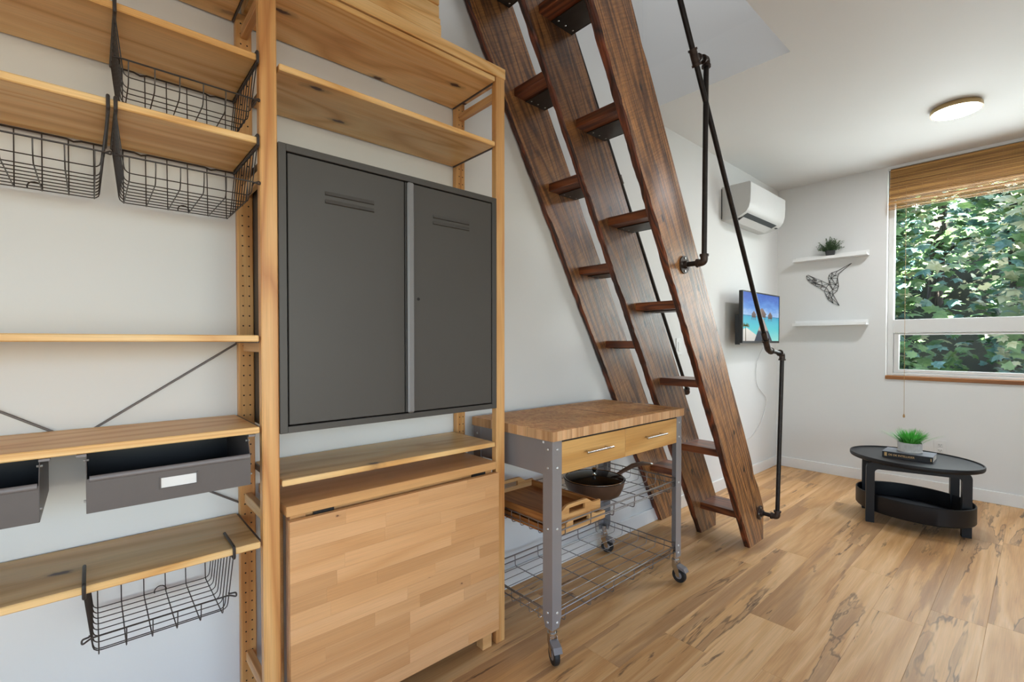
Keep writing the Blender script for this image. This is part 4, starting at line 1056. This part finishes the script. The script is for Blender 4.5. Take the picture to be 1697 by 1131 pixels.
# ------------------------------------------------------------------ coffee table, book, grass pot
tc_ = Vector((1.166, 4.120, 0)); TR = R(15.7)
ct = thing('coffee_table', 'black oval coffee table with a lower tray shelf by the window wall', 'coffee table', tc_)
er = R(-17.5); EA, EB = 0.358, 0.298
MB().lathe([(0.0001, 0.407), (0.97, 0.407), (0.99, 0.410), (1.0, 0.418), (1.0, 0.432), (0.993, 0.4365), (0.978, 0.4365), (0.972, 0.4285), (0.0001, 0.4285)], tc_, 64, EA, EB, er).build('table_top', 'black_wood', ct, 35)
MB().lathe([(0.0001, 0.070), (0.98, 0.070), (1.0, 0.078), (1.0, 0.180), (0.985, 0.184), (0.970, 0.180), (0.965, 0.086), (0.0001, 0.082)], tc_, 64, 0.322, 0.258, er).build('tray_shelf', 'black_wood', ct, 35)
def bent(m, sv, w):
    # bentwood frame: strip profile (u along frame, z) extruded across d
    hu, r, t = 0.262, 0.045, 0.046
    out = [(-hu, 0.0), (-hu, 0.407 - r)] + [(-hu + r - r * math.cos(a), 0.407 - r + r * math.sin(a)) for a in [PI / 2 * k / 6 for k in range(1, 7)]]
    inn = [(-hu + t, 0.0), (-hu + t, 0.407 - t - 0.022)] + [(-hu + t + 0.022 - 0.022 * math.cos(a), 0.407 - t - 0.022 + 0.022 * math.sin(a)) for a in [PI / 2 * k / 4 for k in range(1, 5)]]
    full_o = out + [(-u, z) for u, z in out[::-1]]; full_i = inn + [(-u, z) for u, z in inn[::-1]]
    # match the counts by resampling the inner line
    n = len(full_o); k = len(full_i); b = len(m.v)
    def samp(L_, q):
        f = q * (len(L_) - 1); i = min(int(f), len(L_) - 2); f -= i
        return (L_[i][0] * (1 - f) + L_[i + 1][0] * f, L_[i][1] * (1 - f) + L_[i + 1][1] * f)
    N = 40
    for i in range(N + 1):
        q = i / N; o = samp(full_o, q); p = samp(full_i, q)
        for (uu, zz, s) in ((o[0], o[1], sv - w), (p[0], p[1], sv - w), (p[0], p[1], sv + w), (o[0], o[1], sv + w)): m.v.append((uu, s, zz))
    for i in range(N):
        for k2 in range(4):
            l = (k2 + 1) % 4; m.face((b + i * 4 + k2, b + i * 4 + l, b + i * 4 + 4 + l, b + i * 4 + 4 + k2))
    m.face((b, b + 1, b + 2, b + 3)); e = b + N * 4; m.face((e + 3, e + 2, e + 1, e))
for sv in (-0.152, 0.152):
    m = MB(); bent(m, sv, 0.021); m.xf(Matrix.Translation(tc_) @ Matrix.Rotation(TR, 4, 'Z')); m.build('bentwood_frame', 'black_wood', ct, 50)
zt = 0.4290
bk = thing('book', 'black hardback book with gilt lettering lying under the grass pot', 'book', (1.15, 4.105, zt))
bx0, bx1, by0, by1 = 1.020, 1.281, 4.020, 4.190
MB().box(bx0 + 0.003, bx1 - 0.003, by0 + 0.004, by1 - 0.004, zt + 0.0025, zt + 0.0365).build('pages', 'paper', bk)
cv = MB(); cv.box(bx0, bx1, by0, by1, zt, zt + 0.0025); cv.box(bx0, bx1, by0, by0 + 0.003, zt + 0.0025, zt + 0.0365); cv.build('cover', 'book_cover', bk)
MB().box(bx0, bx1, by0, by1, zt + 0.0365, zt + 0.039).build('front_board', 'book_top', bk)
fc = bpy.data.curves.new('title', 'FONT'); fc.body = 'DE DE INTELLIGER'; fc.size = 0.0165; fc.extrude = 0.0002; fc.offset = 0.0003
fo = bpy.data.objects.new('title_tmp', fc); COL.objects.link(fo)
dg = bpy.context.evaluated_depsgraph_get(); tm_ = bpy.data.meshes.new_from_object(fo.evaluated_get(dg)); bpy.data.objects.remove(fo)
tm_.transform(Matrix.Rotation(PI / 2, 4, 'X')); tm_.materials.clear(); tm_.materials.append(M['gilt'])
to = bpy.data.objects.new('title_lettering', tm_); COL.objects.link(to); to.parent = bk; to.location = (bx0 + 0.034 - 1.15, by0 - 0.0004 - 4.105, 0.0135)
em = MB(); em.box(bx0 + 0.012, bx0 + 0.026, by0 - 0.0004, by0 + 0.0002, zt + 0.007, zt + 0.032)
em.build('spine_emblem', 'gilt', bk)
MB().box(bx1 - 0.012, bx1 - 0.007, by0 - 0.0004, by0 + 0.0002, zt + 0.010, zt + 0.028).build('spine_mark', 'gilt', bk)
gc = Vector((1.152, 4.118, zt + 0.0392))
gp = thing('grass_pot', 'bright green artificial grass in a ribbed white pot standing on the book', 'potted plant', gc)
MB().lathe([(0.0001, 0.0), (0.064, 0.0), (0.0665, 0.004), (0.0665, 0.010), (0.0645, 0.012), (0.0655, 0.060), (0.067, 0.064), (0.063, 0.064), (0.061, 0.056), (0.0001, 0.054)], gc, 40).build('pot', 'pot_white', gp, 30)
rnd = random.Random(21); gb = MB()
def blade(az, el, l, w, droop, rr):
    d = Vector((math.cos(az), math.sin(az), 0)); side = Vector((-math.sin(az), math.cos(az), 0))
    b = gc + d * rr + Vector((0, 0, 0.055)); q = len(gb.v); n = 4
    for i in range(n + 1):
        f = i / n; e = el - droop * f
        p = b + d * l * f * math.cos(e) + Vector((0, 0, l * f * math.sin(e))); ww = w * (1 - f * f) + 0.0002
        gb.v.append(tuple(p - side * ww)); gb.v.append(tuple(p + side * ww))
    for i in range(n): gb.face((q + 2 * i, q + 2 * i + 1, q + 2 * i + 3, q + 2 * i + 2))
for k in range(420): blade(rnd.uniform(0, 2 * PI), rnd.uniform(0.65, 1.45), rnd.uniform(0.075, 0.115), rnd.uniform(0.002, 0.0034), rnd.uniform(0.0, 0.25), rnd.uniform(0.0, 0.05))
for az in (0.1, 0.35, 2.9, 3.2, 3.5): blade(az, 0.75, 0.15, 0.0045, 0.25, 0.055)
tag(gb.build('grass_blades', 'grass', gp), kind='stuff')

# ------------------------------------------------------------------ ceiling lamps
def ceiling_lamp(label, x, y, mt='lamp_glow'):
    t = thing('ceiling_lamp', label, 'lamp', (x, y, H - 0.036))
    c = (x, y, H)
    MB().lathe([(0.0001, -0.001), (0.118, -0.001), (0.118, -0.010), (0.0001, -0.010)], c, 40).build('base_plate', 'brass', t, 40)
    MB().lathe([(0.112, -0.010), (0.124, -0.010), (0.124, -0.033), (0.116, -0.033), (0.112, -0.010)], c, 40).build('ring', 'brass', t, 40)
    MB().lathe([(0.0001, -0.0365), (0.112, -0.0365), (0.1165, -0.034), (0.1165, -0.030), (0.0001, -0.030)], c, 40).build('diffuser', mt, t, 40)
ceiling_lamp('round flush ceiling lamp with brass ring, lit, in front of the window', 1.360, 4.062)
ceiling_lamp('round flush fill lamp added unseen above the middle of the room', 2.35, 1.60, 'lamp_fill')  # extra disc added out of view to brighten the room
ceiling_lamp('round flush fill lamp added unseen at the back of the room', 2.35, -1.0, 'lamp_fill')  # second added fill disc, also out of view

# ------------------------------------------------------------------ woodland outside the window
def ground():
    m = MB(); nx, ny = 30, 30; b = 0
    for j in range(ny + 1):
        for i in range(nx + 1):
            x = -10 + 24 * i / nx; y = YW + 0.25 + 14 * j / ny
            z = -0.35 + max(0, (y - 7.0)) * 0.75 + 0.25 * mnoise.noise(Vector((x * 0.6, y * 0.6, 3)))
            m.v.append((x, y, z))
    for j in range(ny):
        for i in range(nx): q = j * (nx + 1) + i; m.face((q, q + 1, q + nx + 2, q + nx + 1))
    o = m.build('woodland_bank', 'soil'); tag(o, 'dark woodland bank rising behind the trees outside the window', 'hillside')
    struct(o)
ground()
half = [(0.0, 0.0), (0.20, -0.10), (0.27, 0.05), (0.52, 0.10), (0.40, 0.27), (0.60, 0.55), (0.33, 0.49), (0.24, 0.62), (0.0, 1.0)]
outl = half + [(-x, y) for x, y in half[-2:0:-1]]
def leaf_verts(curl):
    vs = [(0.0, 0.30, 0.0)] + [(x, y - 0.0, -curl * (x * x * 1.4 + (y - 0.3) ** 2 * 0.9)) for x, y in outl]
    n = len(outl); fs = [(0, 1 + i, 1 + (i + 1) % n) for i in range(n)]
    return vs, fs
protos = []
for k, (curl, mt) in enumerate(((0.25, 'maple_a'), (0.45, 'maple_b'), (0.1, 'maple_a'), (0.35, 'maple_c'))):
    vs, fs = leaf_verts(curl); me = bpy.data.meshes.new('leaf'); me.from_pydata(vs, [], fs); me.materials.append(M[mt]); me.update(); protos.append((me, vs, fs, mt))
def in_view(p):
    Y_ = p.y
    return 1.7386 - 0.178 * Y_ < p.x < 1.7386 - 0.01 * Y_ and 1.2093 - 0.065 * Y_ < p.z < 1.2093 + 0.225 * Y_
def maple(label, x, y, h, n, seed, mix, box):
    x0, x1, y0, y1, zlo, zhi = box
    base = -0.35 + max(0, y - 7.0) * 0.75
    t = thing('maple_tree', label, 'tree', (x, y, base)); root = Vector((x, y, base))
    rnd = random.Random(seed)
    def fit(v, a, b):
        for _ in range(4):
            if v < a: v = 2 * a - v
            elif v > b: v = 2 * b - v
        return min(max(v, a), b)
    path = [(x, y, base - 0.2), (x + 0.05, y, base + h * 0.35), (x - 0.06, y + 0.05, base + h * 0.7), (x + 0.04, y + 0.05, base + h)]
    MB().tube(path, [0.10, 0.085, 0.07, 0.04], 10).build('trunk', 'bark', t, 50)
    tips = []
    for k in range(18):
        zb = base + h * rnd.uniform(0.12, 0.95); b = Vector((x, y + 0.03, zb))
        e = Vector((rnd.uniform(x0 + 0.15, x1 - 0.15), rnd.uniform(y0 + 0.15, y1 - 0.15), fit(zb + rnd.uniform(-0.1, 0.7), zlo, zhi))); mid = (b + e) / 2 + Vector((0, 0, 0.12))
        MB().tube([b, mid, e], [0.030, 0.018, 0.007], 6).build('branch', 'bark', t, 50); tips.append((b, mid, e))
    cand = []
    for k in range(n):
        b, mid, e = rnd.choice(tips); q = rnd.random() ** 0.7
        p = (b * (1 - q) ** 2 + mid * 2 * q * (1 - q) + e * q * q) + Vector((rnd.gauss(0, 0.26), rnd.gauss(0, 0.24), rnd.gauss(0, 0.30)))
        s = rnd.uniform(0.075, 0.16); mg = s * 0.9
        p = Vector((fit(p.x, x0 + mg, x1 - mg), fit(p.y, y0 + mg, y1 - mg), fit(p.z, zlo, zhi)))
        nrm = Vector((rnd.gauss(0.1, 0.35), rnd.gauss(-0.45, 0.35), rnd.uniform(0.5, 1.0))).normalized()
        q4 = nrm.to_track_quat('Z', 'Y') @ Matrix.Rotation(rnd.uniform(0, 2 * PI), 3, 'Z').to_quaternion()
        pi = rnd.choices(range(4), mix)[0]
        cand.append((p, s, q4, pi, s / (p - Vector(cam.location)).length if in_view(p) else 0))
    order = sorted(range(len(cand)), key=lambda i: -cand[i][4]); single = set(i for i in order[:200] if cand[i][4] > 0)
    rest = MB(); mlist = ['maple_a', 'maple_b', 'maple_c']
    for i, (p, s, q4, pi, v) in enumerate(cand):
        me, vs, fs, mt = protos[pi]
        if i in single:
            o = bpy.data.objects.new('leaf', me); COL.objects.link(o); o.parent = t; o.location = p - root; o.rotation_euler = q4.to_euler(); o.scale = (s, s, s)
        else:
            b = len(rest.v); rest.cur = mlist.index(mt)
            m4 = Matrix.Translation(p) @ q4.to_matrix().to_4x4() @ Matrix.Scale(s, 4)
            rest.v += [tuple(m4 @ Vector(v_)) for v_ in vs]
            for f in fs: rest.face([b + j for j in f])
    tag(rest.build('foliage', mlist, t), kind='stuff')
maple('leafy maple close to the window with broad green leaves', 0.55, 6.75, 3.6, 2700, 1, (5, 2, 3, 1), (-0.7, 1.30, 6.0, 7.50, -0.1, 3.6))
maple('maple with yellowing leaves close to the window', 2.1, 6.85, 3.4, 2340, 3, (3, 2, 2, 3), (1.34, 3.3, 6.0, 7.50, -0.1, 3.6))
maple('bluish green maple behind the leafy one near the window', -0.1, 8.3, 3.6, 2700, 2, (2, 5, 2, 1), (-1.6, 0.78, 7.55, 9.1, 0.2, 4.4))
maple('green maple at the foot of the bank outside', 1.5, 8.4, 3.6, 2700, 6, (4, 3, 3, 1), (0.82, 3.3, 7.55, 9.1, 0.2, 4.4))
maple('tall maple high up on the bank outside', 0.6, 9.9, 4.0, 3960, 4, (4, 3, 3, 1), (-2.2, 3.3, 9.15, 10.9, 1.0, 6.5))
maple('maple tree beyond the clearing along the bank', 4.6, 7.8, 4.0, 1800, 5, (4, 3, 3, 1), (3.35, 6.2, 6.0, 9.1, 0.0, 4.4))
